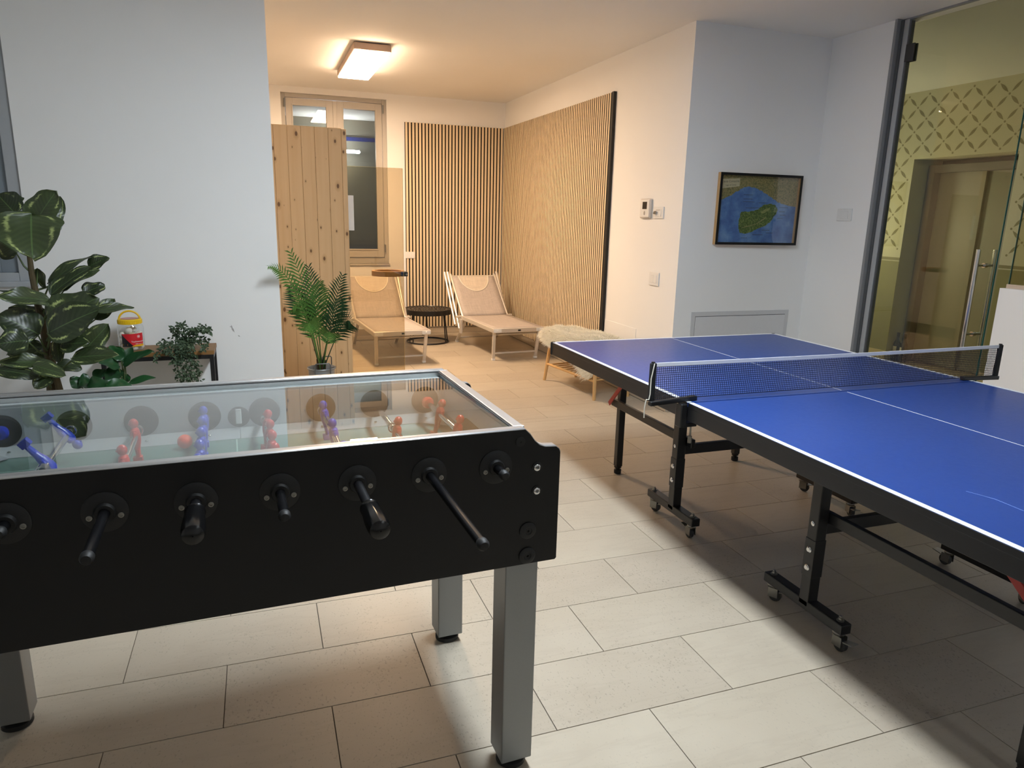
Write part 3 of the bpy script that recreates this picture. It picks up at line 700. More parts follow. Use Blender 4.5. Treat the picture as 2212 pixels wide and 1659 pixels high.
for i in range(30000):
    u, v = r2.uniform(-1, 1), r2.uniform(-1, 1)
    p = fleece(u, v); e = 1e-2
    du = fleece(u+e, v)-p; dv = fleece(u, v+e)-p
    nn = du.cross(dv)
    if nn.length < 1e-9: continue
    nn.normalize()
    if nn.z < 0 and abs(nn.z) > .2: nn = -nn
    if abs(nn.z) <= .2 and nn.dot(ac*v) < 0: nn = -nn
    out = (al*u*.5 + ac*v*.6); d = (nn*.75 + out*.7 + Vector((r2.uniform(-.5, .5), r2.uniform(-.5, .5), r2.uniform(-.35, .15)))).normalized()
    L = r2.uniform(.03, .06); w = r2.uniform(.0007, .0016)
    s1 = d.cross(Vector((r2.uniform(-1, 1), r2.uniform(-1, 1), .3))).normalized()*w
    m1 = p + d*L*.55; tip = p + d*L + Vector((r2.uniform(-.008, .008), r2.uniform(-.008, .008), -L*.32))
    m1.x = min(m1.x, .262); tip.x = min(tip.x, .272)
    k = len(wo.v); wo.v += [tuple(p-s1*1.3), tuple(p+s1*1.3), tuple(m1+s1), tuple(m1-s1), tuple(tip)]
    wo.f += [(k, k+1, k+2, k+3), (k+3, k+2, k+4)]
w_ = build('wool', wo, M_wool, sk, smooth=False); w_['kind'] = 'stuff'

# ------------------------------------------------------------------ palm in a zinc bucket
pt = thing('potted_palm', 'potted palm with feathered fronds in a zinc bucket before the pine partition', 'plant', (-1.167, 1.25, 0))
M_pot = pm('galvanised_zinc', '#93979a', .4, .45, grain=.12, gscale=14)
build('bucket', MB().lathe([(.062, 0), (.066, .004), (.088, .40), (.094, .403), (.096, .408), (.094, .413), (.088, .413), (.083, .40), (.078, .36), (.001, .36)], 28), M_pot, pt)
for (sx, sy) in ((.045, .082), (-.0, -.096)):
    h0 = Vector((sx, sy, .36)); hnd = [h0 + Vector((-.05, 0, 0)), h0 + Vector((-.05, 0, .085)), h0 + Vector((-.043, 0, .094)), h0 + Vector((.043, 0, .094)), h0 + Vector((.05, 0, .085)), h0 + Vector((.05, 0, 0))]
    if sy > 0: hnd = [h0 + Vector((-.03, .012, 0)), h0 + Vector((-.03, .012, .10)), h0 + Vector((-.024, .012, .107)), h0 + Vector((.024, .012, .107)), h0 + Vector((.03, .012, .10)), h0 + Vector((.03, .012, 0))]
    build('handle', MB().tube(hnd, .0042, 6), pm('grey_wire', '#6f7274', .4, .6), pt)
build('soil', MB().lathe([(.001, .365), (.08, .362)], 20, caps=False), pm('dark_soil', '#2b2119', .95), pt)
def green_mat(name, a, b, rough=.45):
    t = NT(name); n1 = t.noise(t.objc(), 9, 3); r = t.rand()
    t.l(t.mix(t.math('ADD', t.math('MULTIPLY', n1, .6), t.math('MULTIPLY', r, .45)), lin(a), lin(b)), t.b.inputs['Base Color'])
    t.b.inputs['Roughness'].default_value = rough; t.b.inputs['Specular IOR Level'].default_value = .4
    return t.m
M_palm = green_mat('palm_green', '#2c5a20', '#6d9c48'); M_palmdark = green_mat('palm_dark_green', '#123018', '#2a5230')
M_stem = pm('palm_stem', '#4c5a2a', .6)
def bez(a, b, c, t): return a*(1-t)**2 + b*2*t*(1-t) + c*t*t
def frond(tip, ctrl, mat, nl=19, ll=.14, start=.34, face=Vector((-.1, -.9, .35))):
    base = Vector((rnd.uniform(-.012, .012), rnd.uniform(-.012, .012), .36)); tip = Vector(tip) - Vector((-1.167, 1.25, 0)); ctrl = Vector(ctrl) - Vector((-1.167, 1.25, 0))
    pts = [bez(base, ctrl, tip, i/14) for i in range(15)]
    f = MB(); f.tube(pts, [.0045 - .0035*i/14 for i in range(15)], 5)
    for side in (-1, 1):
        for i in range(nl):
            t = start + (1-start)*(i/(nl-1))**.95; p = bez(base, ctrl, tip, t); d = (bez(base, ctrl, tip, min(1, t+.02)) - bez(base, ctrl, tip, t-.02)).normalized()
            s_ = d.cross(face).normalized()*side
            env = math.sin(PI*min(1, (.18 + .82*(t-start)/(1-start))))**.7 if t < .99 else .35
            env = max(env, .34)
            dr = (s_*.72 + d*(.62 + .5*(t-start)) + Vector((0, 0, -.02)) + face.normalized()*.12).normalized()
            L = ll*env*rnd.uniform(.9, 1.08); w = .0105 + .005*env
            tipv = p + dr*L + Vector((0, 0, -L*.20)); m1 = p + dr*L*.45 + Vector((0, 0, -L*.02))
            wv = d*w*.5 + Vector((0, 0, .001))
            k = len(f.v); f.v += [tuple(p-wv*.5), tuple(p+wv*.5), tuple(m1-wv), tuple(m1+wv), tuple(m1 + face.normalized()*-.002), tuple(tipv)]
            f.f += [(k, k+4, k+2), (k, k+1, k+4), (k+1, k+3, k+4), (k+2, k+4, k+5), (k+4, k+3, k+5)]
    return build('frond', f, mat, pt, smooth=False)
FR = [((-1.335, 1.12, 1.185), (-1.21, 1.2, .86), M_palm), ((-1.475, .80, 1.125), (-1.32, 0.95, 1.14), M_palm, .085), ((-1.03, 1.06, 1.045), (-1.09, 1.20, .78), M_palmdark),
      ((-.992, .98, .75), (-1.02, 1.08, .83), M_palmdark), ((-1.345, 1.20, .97), (-1.25, 1.26, .80), M_palmdark), ((-1.175, 1.0, 1.01), (-1.19, 1.14, .83), M_palm),
      ((-1.045, 1.02, .90), (-1.11, 1.12, .74), M_palmdark), ((-1.345, 1.02, .86), (-1.25, 1.16, .92), M_palm), ((-1.26, .98, .72), (-1.24, 1.12, .86), M_palm), ((-1.14, .94, .66), (-1.10, 1.08, .80), M_palm), ((-1.22, 1.32, 1.08), (-1.18, 1.30, .8), M_palmdark)]
for fr_ in FR: frond(fr_[0], fr_[1], fr_[2], ll=fr_[3] if len(fr_) > 3 else .14)
build('stem_bundle', MB().tube([(-.01, .0, .35), (-.015, -.005, .47)], .018, 8).tube([(.012, .01, .35), (.02, .0, .46)], .014, 8).tube([(0, -.015, .35), (0, -.02, .44)], .012, 8), pm('brown_palm_sheath', '#4a3a22', .8), pt)

# ------------------------------------------------------------------ foosball table
FB = thing('foosball_table', 'black foosball table with glass top, red and blue players and grey square legs', 'foosball table', (-.866, -2.125, 0), math.radians(2.2))
TL = 1.452; FW = .71; ZT, ZB = .955, .609
prof_r = [(0, ZB+.004), (0, .890), (-.0035, .899), (-.011, .905), (-.040, .907), (-.055, .913), (-.068, .925), (-.080, .942), (-.093, .955)]
side = [(-.004, ZB)] + prof_r + [(-TL - x, z) for x, z in reversed(prof_r)] + [(-TL+.004, ZB)]
def panel(y0, y1, nm):
    o = build(nm, MB().prism(side, lambda x, z: (x, y0, z), lambda x, z: (x, y1, z)), M_black, FB, smooth=False)
    rim = prof_r[1:] + [(-TL - x, z) for x, z in reversed(prof_r[1:])]
    e = MB(); n = len(rim)
    for (x, z) in rim: e.v += [(x, y0+.0006, z+.0012), (x, y1-.0006, z+.0012)]
    for i in range(n-1): e.f.append((2*i, 2*i+1, 2*i+3, 2*i+2))
    b = build('edge_band', e, M_alu, o); m = b.modifiers.new('thick', 'SOLIDIFY'); m.thickness = .0022; m.offset = 0
    return o
front = panel(0, .028, 'front_panel'); back = panel(FW-.028, FW, 'back_panel')
for sx, nm in ((-.092, 'end_panel'), (-TL+.074, 'end_panel')):
    build(nm, MB().box(sx, sx+.018, .028, FW-.028, .63, .935), M_black, FB, smooth=False, bevel=.002)
# inner walls, field
IY0, IY1, ZF = .055, .645, .80; IX0, IX1 = -TL+.105, -.105
build('bottom_board', MB().box(-TL+.05, -.05, .028, FW-.028, .64, .66), M_black, FB, smooth=False)
fld = build('playfield', MB().box(IX0, IX1, .03, FW-.03, ZF-.012, ZF), M_field, FB, smooth=False)
lnm = MB(); cx = (IX0+IX1)/2
lnm.box(cx-.002, cx+.002, IY0, IY1, ZF, ZF+.0004)
for k in range(40):
    a0, a1 = 2*PI*k/40, 2*PI*(k+1)/40
    q = len(lnm.v); lnm.v += [(cx+r_*math.cos(a), .35+r_*math.sin(a), ZF+.0004) for a in (a0, a1) for r_ in (.09, .094)]; lnm.f.append((q, q+1, q+3, q+2))
for sx in (-1, 1):
    xe = IX1 if sx > 0 else IX0
    for (d_, h_) in ((.16, .17), (.08, .1)):
        xx = xe - sx*d_; lnm.box(xx-.002, xx+.002, .35-h_, .35+h_, ZF, ZF+.0004)
        for s2 in (-1, 1): lnm.box(min(xx, xe), max(xx, xe), .35+s2*h_-.002, .35+s2*h_+.002, ZF, ZF+.0004)
build('field_lines', lnm, pm('pale_field_line', '#8fa79c', .4), fld, smooth=False)
liner = build('inner_wall', MB().box(IX0, IX1, IY1, FW-.028, ZF, .9385), M_greylam, FB, smooth=False)
build('inner_wall', MB().box(IX0, IX1, .028, IY0, ZF, .9435), M_greylam, FB, smooth=False)
for xa, xb, xin, sg in ((IX1, -.09, IX1, -1), (-TL+.09, IX0, IX0, 1)):
    ew = build('end_wall', MB().box(xa, xb, .03, FW-.03, ZF, .938), M_greylam, FB, smooth=False)
    g = MB(); pts = [(.35 + .10*c, ZF + .002 + .07*s) for c, s in [(-1, 0), (1, 0), (1, .5), (.85, .85), (.6, 1), (-.6, 1), (-.85, .85), (-1, .5)]]
    g.prism(pts, lambda y, z: (xin + sg*.0015, y, z), lambda y, z: (xin - sg*.002, y, z)); build('goal_mouth', g, pm('goal_brown', '#5b3d27', .7), ew, smooth=False)
    # sloped aluminium end strips
    q = MB(); q.add([(xin, IY0, ZF+.03), (xin, IY1, ZF+.03), (xin+sg*.012, IY1, ZF+.001), (xin+sg*.012, IY0, ZF+.001), (xin, IY0, ZF), (xin, IY1, ZF)], [(0, 1, 2, 3), (4, 5, 1, 0), (3, 2, 5, 4)])
    for (ya, yb_) in ((IY0, .24), (.46, IY1)):
        q2 = MB(); q2.add([(xin, ya, ZF+.03), (xin, yb_, ZF+.03), (xin+sg*.07, yb_ if ya > .3 else ya+.02, ZF+.001), (xin+sg*.07, ya if ya > .3 and False else (ya if ya < .3 else yb_-.02), ZF+.001)], [(0, 1, 2, 3)])
        build('corner_ramp', q2, M_alu, ew, smooth=False)
# aluminium strips along the far and near field edges, in two lengths each
for (ya, yb_) in ((IY1-.0008, IY1-.014), (IY0+.0008, IY0+.014)):
    for (xa, xb) in ((IX0, -.7155), (-.7145, IX1)):
        q = MB(); q.add([(xa, ya, ZF+.030), (xb, ya, ZF+.030), (xb, yb_, ZF+.0008), (xa, yb_, ZF+.0008), (xa, ya, ZF), (xb, ya, ZF)], [(0, 1, 2, 3), (4, 5, 1, 0), (3, 2, 5, 4), (0, 3, 4), (1, 5, 2)])
        fs = build('field_strip', q, pm('white_aluminium', '#e2e4e6', .35, .3), FB, smooth=False)
        k = xa + .07
        sc_ = MB()
        while k < xb:
            sc_.ball((k, (ya+yb_)/2, ZF+.0155), .0045, 8, 4, (1, 1, .5)); k += .16
        build('strip_screws', sc_, M_zinc, fs)
RX = [-.166 - .16*i for i in range(8)]; RZ = .871
# each rod opening is its own plate
for x in RX:
    build('rod_opening', MB().cyl((x, IY1+.001, RZ), (x, IY1-.002, RZ), .043, n=28), M_rubber, FB)
    bg = build('rod_bearing', MB().lathe([(.041, -.001), (.041, .002), (.037, .004), (.020, .005), (.017, .012), (.0105, .012)], 28, Matrix.Translation((x, 0, RZ)) @ Matrix.Rotation(PI/2, 4, 'X'), caps=False), M_rubber, FB)
    for sx in (-1, 1):
        c = (x + sx*.027, -.0045, RZ - .008)
        s = MB(); s.lathe([(.0055, 0), (.0055, .0016), (.0042, .002), (.0030, .0020), (.0028, .0005), (.0002, .0005)], 14, Matrix.Translation(c) @ Matrix.Rotation(PI/2, 4, 'X'), caps=False)
        build('bearing_screw', s, M_zinc, bg)
build('ball_inlet', MB().cyl((-.716, IY1+.001, .862), (-.716, IY1-.002, .862), .030, n=24), M_rubber, FB)
build('inlet_tongue', MB().box(-.725, -.709, IY1-.006, IY1-.002, .842, .886), M_white, FB, bevel=.003)

# player figure, rod axis at the origin, along local y
def player_mb():
    p = MB()
    def ring(z, rx, ry, y=0, x=0, n=12): return [(x + rx*math.cos(2*PI*k/n), y + ry*math.sin(2*PI*k/n), z) for k in range(n)]
    secs = [(-.040, .0065, .008), (-.026, .0085, .0105), (-.014, .0115, .013), (.000, .0125, .0145), (.010, .0120, .0165), (.017, .0100, .0165), (.0205, .0065, .0095), (.023, .0050, .0055)]
    n = 12
    for z, rx, ry in secs: p.v += ring(z, rx, ry)
    for i in range(len(secs)-1):
        for k in range(n): p.f.append((i*n+k, i*n+(k+1) % n, (i+1)*n+(k+1) % n, (i+1)*n+k))
    p.f.append(tuple(range(n-1, -1, -1))); p.f.append(tuple((len(secs)-1)*n+k for k in range(n)))
    p.ball((0, 0, .0325), .0115, 12, 8, (1, .92, 1.12)); p.ball((-.0110, 0, .0315), .003, 6, 4)      # head with a nose
    for sy in (-1, 1):
        p.tube([(0, sy*.0155, .013), (-.001, sy*.0175, .0), (-.003, sy*.0150, -.016)], [.0055, .0050, .0042], 7)
        p.tube([(0, sy*.0045, -.034), (.0, sy*.004, -.052), (-.0005, sy*.004, -.060)], [.0068, .0055, .0052], 8)
    p.box(-.0135, .0085, -.0095, .0095, -.073, -.056)
    return p
PMB = player_mb(); PME = {}
def add_players(rod, x, ys, mat, ang):
    for y in ys:
        if mat.name not in PME: o = build('player', PMB, mat, rod, bevel=.0008, seg=1); PME[mat.name] = o
        else: o = PME[mat.name].copy(); COL.objects.link(o); o.parent = rod
        o.location = (x, y, RZ); o.rotation_euler = (0, math.radians(ang), 0)
def spring(rod, x, ya, yb_):
    s = MB(); k = int(abs(yb_-ya)/.0042)
    for i in range(k): s.tube([(x + .0125*math.cos(2*PI*j/12), ya + (yb_-ya)*(i+.5)/k, RZ + .0125*math.sin(2*PI*j/12)) for j in range(12)], .0019, 5, closed=True)
    build('spring', s, M_chrome, rod)
def bumper(rod, x, y, mat): build('bumper', MB().lathe([(.0085, -.016), (.015, -.014), (.019, 0), (.015, .014), (.0085, .016)], 16, Matrix.Translation((x, y, RZ)) @ Matrix.Rotation(PI/2, 4, 'X')), mat, rod)
#        colour, players, angle, outside length, handle?, springs, bumpers
RODS = [(M_red, (.475, .30), 14, .062, 0, [(.632, .652)], [.608]),
        (M_red, (.33, .10), 8, .372, 0, [(.372, .385)], []),
        (M_blue, (.553, .362, .165), -6, .255, 1, [(.60, .615)], []),
        (M_red, (.50, .40, .30, .20, .10), 6, .135, 0, [(.55, .565)], []),
        (M_blue, (.585, .482, .378, .275, .17), 0, .168, 1, [(.618, .632)], []),
        (M_red, (.505, .285, .075), -3, .205, 0, [(.545, .558)], []),
        (M_blue, (.555, .335), 142, .05, 0, [(.594, .606), (.275, .298)], []),
        (M_blue, (.40, .22), 70, .20, 1, [], [.628])]
for x, (mat, ys, ang, out, hnd, spr, bmp) in zip(RX, RODS):
    r = build('rod', MB().cyl((x, -.02, RZ), (x, FW+.02, RZ), .0080, n=14), M_chrome, FB)
    if hnd:
        build('rod_sleeve', MB().cyl((x, -.004, RZ), (x, -out+.10, RZ), .0098, n=14), M_blackmetal, r)
        L = .118; pf_ = [(.0105, 0), (.0175, .002), (.0195, .007), (.0175, .013), (.0185, .02), (.0215, .07), (.0215, .10), (.019, .112), (.010, L), (.001, L)]
        h = MB(); n = 30
        for i, (rr, zz) in enumerate(pf_):
            for k in range(n):
                g_ = (1 - (.075 if k % 3 == 0 and .018 < zz < .105 else 0)); t = 2*PI*k/n
                h.v.append((x + rr*g_*math.cos(t), -(out-L) - zz, RZ + rr*g_*math.sin(t)))
        for i in range(len(pf_)-1):
            for k in range(n): h.f.append((i*n+k, i*n+(k+1) % n, (i+1)*n+(k+1) % n, (i+1)*n+k))
        build('handle', h, pm('black_gloss_handle', '#0d0d0e', .22), r)
    else:
        build('rod_sleeve', MB().cyl((x, -.004, RZ), (x, -out+.012, RZ), .0098, n=16), pm('black_gloss_sleeve', '#101012', .25), r)
        build('end_knob', MB().lathe([(.0100, 0), (.0115, .003), (.0115, .013), (.008, .019), (.001, .020)], 16, Matrix.Translation((x, -out+.016, RZ)) @ Matrix.Rotation(PI/2, 4, 'X')), M_rubber, r)
    add_players(r, x, ys, mat, ang)
    for a, b in spr: spring(r, x, a, b)
    for y in bmp: bumper(r, x, y, mat)
# frame rails and glass
for (a, b) in ((.0285, .0345), (FW-.0345, FW-.0285)): build('side_rail', MB().box(-TL+.084, -.084, a, b, .936, .9562), M_alu, FB, smooth=False, bevel=.001)
gt = MB().box(-TL+.1105, -.1105, .0348, FW-.0348, .9465, .9510)
gt.v = [(x, y, z - .0068*(y-.035)/.64) for x, y, z in gt.v]          # the pane sags a little towards the far rail
build('glass_top', gt, M_glass, FB, smooth=False)
gk = MB()
for (a, b, c, d) in ((-TL+.1105, -.1105, .0348, .038), (-TL+.1105, -.1105, FW-.038, FW-.0348), (-.115, -.1105, .038, FW-.038), (-TL+.1105, -TL+.115, .038, FW-.038)): gk.box(a, b, c, d, .9506, .9524)
build('glass_gasket', gk, M_rubber, FB, smooth=False)
for (a, b) in ((-.110, -.084), (-TL+.084, -TL+.110)): build('end_rail', MB().box(a, b, .0348, FW-.0348, .935, .9555), M_alu, FB, smooth=False, bevel=.002)
# bolts on the front panel
for (x, z) in ((-.060, .859), (-.059, .799)):
    b = build('washer', MB().lathe([(.013, 0), (.013, .002), (.006, .002)], 18, Matrix.Translation((x, 0, z)) @ Matrix.Rotation(PI/2, 4, 'X')), M_rubber, FB)
    build('bolt', MB().lathe([(.0085, .001), (.0085, .004), (.006, .0055), (.0042, .0055), (.0038, .002), (.0002, .002)], 14, Matrix.Translation((x-.001, 0, z)) @ Matrix.Rotation(PI/2, 4, 'X'), caps=False), M_chrome, b)
for (x, z) in ((-.080, .698), (-.080, .632)):
    build('cover_disc', MB().lathe([(.0215, -.0005), (.0215, .003), (.018, .005), (.010, .0055), (.008, .004), (.003, .004), (.003, .001), (.0002, .001)], 24, Matrix.Translation((x, 0, z)) @ Matrix.Rotation(PI/2, 4, 'X'), caps=False), M_rubber, FB)
build('cover_disc', MB().lathe([(.012, -.0005), (.012, .002), (.006, .003), (.002, .003), (.0002, .001)], 20, Matrix.Translation((-.105, 0, .927)) @ Matrix.Rotation(PI/2, 4, 'X'), caps=False), M_rubber, FB)
for x in (-.087, -TL+.093):
    for y in (.054, .662):
        l = build('leg', MB().box(x-.043, x+.043, y-.043, y+.043, .030, .64), M_silver, FB, smooth=False, bevel=.003)
        build('foot', MB().lathe([(.036, 0), (.040, .004), (.040, .016), (.034, .020), (.012, .021), (.012, .034)], 24, Matrix.Translation((x, y, 0))), M_rubber, l)
# loose ball
bloc = FB.location + Matrix.Rotation(math.radians(2.2), 3, 'Z') @ Vector((-.858, .585, ZF + .0195))
tag(build('foosball_ball', MB().ball((0, 0, 0), .0195, 20, 14), M_orange, None, bloc), 'orange ball lying on the foosball field', 'ball')

# ------------------------------------------------------------------ table tennis table
TT = thing('table_tennis_table', 'blue folding table tennis table on a black wheeled frame', 'table', (.7625, -1.37, 0))
def tw(x, y, z): return (x-.7625, y+1.37, z)
def tbox(x0, x1, y0, y1, z0, z1, mb=None):
    mb = mb or MB(); return mb.box(x0-.7625, x1-.7625, y0+1.37, y1+1.37, z0, z1)
def blue_mat():
    t = NT('blue_table_lacquer'); p = t.pos(); n1 = t.noise(p, 2.0, 3); n2 = t.noise(p, 60, 4, .7)
    t.l(t.mix(n1, lin('#203f86'), lin('#254690')), t.b.inputs['Base Color'])
    t.l(t.math('ADD', .29, t.math('MULTIPLY', n2, .10)), t.b.inputs['Roughness']); t.b.inputs['Specular IOR Level'].default_value = .5
    t.bump(n2, .03, .0005); return t.m
M_tblue = blue_mat()
TZ = .76
for (ya, yb_) in ((-1.366, 0), (-2.74, -1.374)):
    tp_ = build('table_half', tbox(0, 1.525, ya, yb_, TZ-.018, TZ), M_tblue, TT, smooth=False, bevel=.001)
    ln = tbox(0, .02, ya, yb_, TZ, TZ+.0005); tbox(1.505, 1.525, ya, yb_, TZ, TZ+.0005, ln)
    ea, eb = (yb_-.02, yb_) if yb_ == 0 else (ya, ya+.02); tbox(.02, 1.505, ea, eb, TZ, TZ+.0005, ln); 
    m0, m1 = (ya+.012, yb_-.02) if yb_ == 0 else (ya+.02, yb_-.012); tbox(.7625-.0016, .7625+.0016, m0, m1, TZ, TZ+.0005, ln)
    build('court_line', ln, M_line, tp_, smooth=False)
    ap = MB(); th_ = .022
    tbox(-.003, th_, ya, yb_, .692, TZ-.0185, ap); tbox(1.525-th_, 1.528, ya, yb_, .692, TZ-.0185, ap); tbox(th_, 1.525-th_, yb_-th_, yb_+.003 if yb_ == 0 else yb_, .692, TZ-.0185, ap); tbox(th_, 1.525-th_, ya-.003 if ya < -2 else ya, ya+th_, .692, TZ-.0185, ap)
    tbox(-.003, -.0003, ya, yb_, TZ-.019, TZ-.0004, ap); tbox(1.5253, 1.528, ya, yb_, TZ-.019, TZ-.0004, ap); ey_ = (.0003, .003) if yb_ == 0 else (-2.743, -2.7403); tbox(-.003, 1.528, ey_[0], ey_[1], TZ-.019, TZ-.0004, ap)
    build('apron', ap, M_blackmetal, TT, smooth=False, bevel=.003)
    ye = yb_ if yb_ == 0 else ya
    for x in (.0, 1.525): build('corner_cap', MB().lathe([(.012, .690), (.015, .694), (.015, .757), (.012, .761)], 14, Matrix.Translation(tw(x + (.0075 if x == 0 else -.0075), ye + (-.0075 if ye == 0 else .0075), 0))), M_rubber, TT)
for i, (xa, ya, xb, yb_) in enumerate([(.208, -2.361, .231, -2.423), (.231, -2.423, .2275, -2.50)]):
    build('scratch', MB().bar(tw(xa, ya, TZ+.0002), tw(xb, yb_, TZ+.0002), .0016, .0004), pm('pale_scratch', '#7f9ad8', .5), TT, smooth=False)
# undercarriage
def leg_post(x, y, z0, z1, w=.042): return tbox(x-w/2, x+w/2, y-w/2, y+w/2, z0, z1)
for sgn, ye, yu in ((1, -.170, -.885), (-1, -2.57, -1.785)):
    xs_end = (.375, 1.19) if sgn > 0 else (.335, 1.19)
    for x in xs_end:
        l = build('leg', leg_post(x, ye, .045, .70, .038), M_blackmetal, TT, smooth=False, bevel=.003)
        build('leg_foot', MB().lathe([(.017, 0), (.021, .003), (.021, .024), (.012, .028), (.012, .034), (.021, .036), (.021, .05)], 16, Matrix.Translation(tw(x, ye, 0))), M_rubber, l)
    for x, xe in ((.30, xs_end[0]), (1.24, xs_end[1])):
        u = build('upright', leg_post(x, yu, .085, .715, .045), M_blackmetal, TT, smooth=False, bevel=.003)
        sl = build('upright_sleeve', tbox(x-.0245, x+.0245, yu-.0245, yu+.0245, .20, .345), M_blackmetal, TT, smooth=False, bevel=.002)
        for z in (.235, .305):
            build('bolt', MB().lathe([(.012, 0), (.012, .002), (.008, .006), (.004, .0065), (.0002, .005)], 12, Matrix.Translation(tw(x-.0245, yu, z)) @ Matrix.Rotation(-PI/2, 4, 'Y')), M_chrome, sl)
        build('bolt', MB().lathe([(.009, 0), (.009, .002), (.005, .004), (.0002, .004)], 12, Matrix.Translation(tw(x-.0225, yu, .405)) @ Matrix.Rotation(-PI/2, 4, 'Y')), M_chrome, u)
        # long hinged bar from the end leg past the upright
        xo = x + (.035 if x < .7 else -.035)
        build('side_bar', MB().bar(tw(xe + (.0 if x < .7 else 0), ye - sgn*.03 + sgn*.03, .428) if False else tw(xo, ye + sgn*.03, .428), tw(xo, yu - sgn*.062, .428), .022, .042), M_blackmetal, TT, smooth=False, bevel=.003)
        build('bar_pivot', MB().cyl(tw(x, yu, .428), tw(xo, yu, .428), .010, n=10).cyl(tw(min(xo, xe)-.005, ye, .428), tw(max(xo, xe)+.005, ye, .428), .009, n=10), M_zinc, TT)
        build('locking_strut', MB().bar(tw(xo-.022 if x < .7 else xo+.022, ye + sgn*.035, .415), tw(xo-.022 if x < .7 else xo+.022, ye - sgn*(.15 if sgn > 0 else .185), .60), .006, .026), M_redstrut, TT, smooth=False, bevel=.002)
        # caster rail
        yr0, yr1 = yu + .215, yu - .185
        rl = build('caster_rail', tbox(x-.0225, x+.0225, yr1, yr0, .070, .108), M_blackmetal, TT, smooth=False, bevel=.004)
        for yn in (yr0-.03, yr1+.03): build('rail_nut', MB().lathe([(.013, 0), (.013, .003), (.008, .004), (.008, .012), (.005, .013), (.005, .018), (.0002, .018)], 12, Matrix.Translation(tw(x, yn, .108))), M_zinc, rl)
        for yy in (yr0-.03, yr1+.03):
            ca = rnd.uniform(-.6, .6) + (PI if rnd.random() < .5 else 0)
            M4 = Matrix.Translation(tw(x, yy, 0)) @ Matrix.Rotation(ca, 4, 'Z')
            cb = MB(); cb.lathe([(.020, .070), (.022, .064), (.020, .058), (.016, .055)], 14, M4)
            cb.box(-.0165, -.0145, -.012, .026, .018, .057, M4); cb.box(.0145, .0165, -.012, .026, .018, .057, M4); cb.box(-.0165, .0165, -.014, .014, .054, .057, M4)
            cst = build('caster', cb, M_zinc, TT, bevel=.001, seg=1)
            wv = MB(); wv.cyl((-.010, .014, .0245), (.010, .014, .0245), .0243, n=22); wv.v = [tuple(M4 @ Vector(p)) for p in wv.v]
            build('wheel', wv, M_caster, cst, bevel=.003)
            bk = MB(); bk.add([(-.014, .03, .046), (.014, .03, .046), (.017, .068, .054), (-.017, .068, .054), (-.014, .03, .042), (.014, .03, .042), (.017, .068, .050), (-.017, .068, .050)], [(0, 1, 2, 3), (7, 6, 5, 4), (0, 4, 5, 1), (1, 5, 6, 2), (2, 6, 7, 3), (3, 7, 4, 0)], M4)
            build('brake_pedal', bk, M_zinc, cst)
    build('cross_bar', MB().bar(tw(.31, yu - sgn*.0, .385), tw(1.23, yu - sgn*.0, .385), .024, .048), M_blackmetal, TT, smooth=False, bevel=.003)
# net set
NE = thing('table_tennis_net', 'dark blue table tennis net with white top tape clamped across the blue table', 'net', (.7625, -1.345, .76))
NXL, NXR = -.140, 1.665
def nz(x): return .0
nm = MB(); zz0, zz1 = .014, .150; nxn, nzn = 205, 16; r_ = .0011
def wav(x, z): return .004*math.sin(x*9 + z*20) * math.sin(PI*(z-zz0)/(zz1-zz0+.001)*.9)
def nbot(x): return .003*math.sin(x*4)
for i in range(nxn+1):
    x = NXL + (NXR-NXL)*i/nxn; pts = [(x-.7625, wav(x, zz0+(zz1-zz0)*j/6), zz0+(zz1-zz0)*j/6) for j in range(7)]; nm.tube(pts, r_, 3, caps=False)
for j in range(nzn+1):
    z = zz0 + (zz1-zz0)*j/nzn; pts = [(NXL + (NXR-NXL)*i/48 - .7625, wav(NXL + (NXR-NXL)*i/48, z), z) for i in range(49)]; nm.tube(pts, r_ if j else .002, 3, caps=False)
o = build('net_mesh', nm, pm('navy_net_cord', '#0b1028', .8), NE); o['kind'] = 'stuff'
tpm = MB(); 
for i in range(49):
    x = NXL + (NXR-NXL)*i/48; sag = -.003*math.sin(PI*i/48); tpm.v += [(x-.7625, -.0025, .158+sag), (x-.7625, .0025, .158+sag), (x-.7625, .003, .144+sag), (x-.7625, -.003, .144+sag)]
for i in range(48):
    for k in range(4): tpm.f.append((i*4+k, i*4+(k+1) % 4, i*4+4+(k+1) % 4, i*4+4+k))
tpm.f += [(0, 1, 2, 3), (195, 194, 193, 192)]
build('top_tape', tpm, pm('white_net_tape', '#d9dce4', .7), NE)
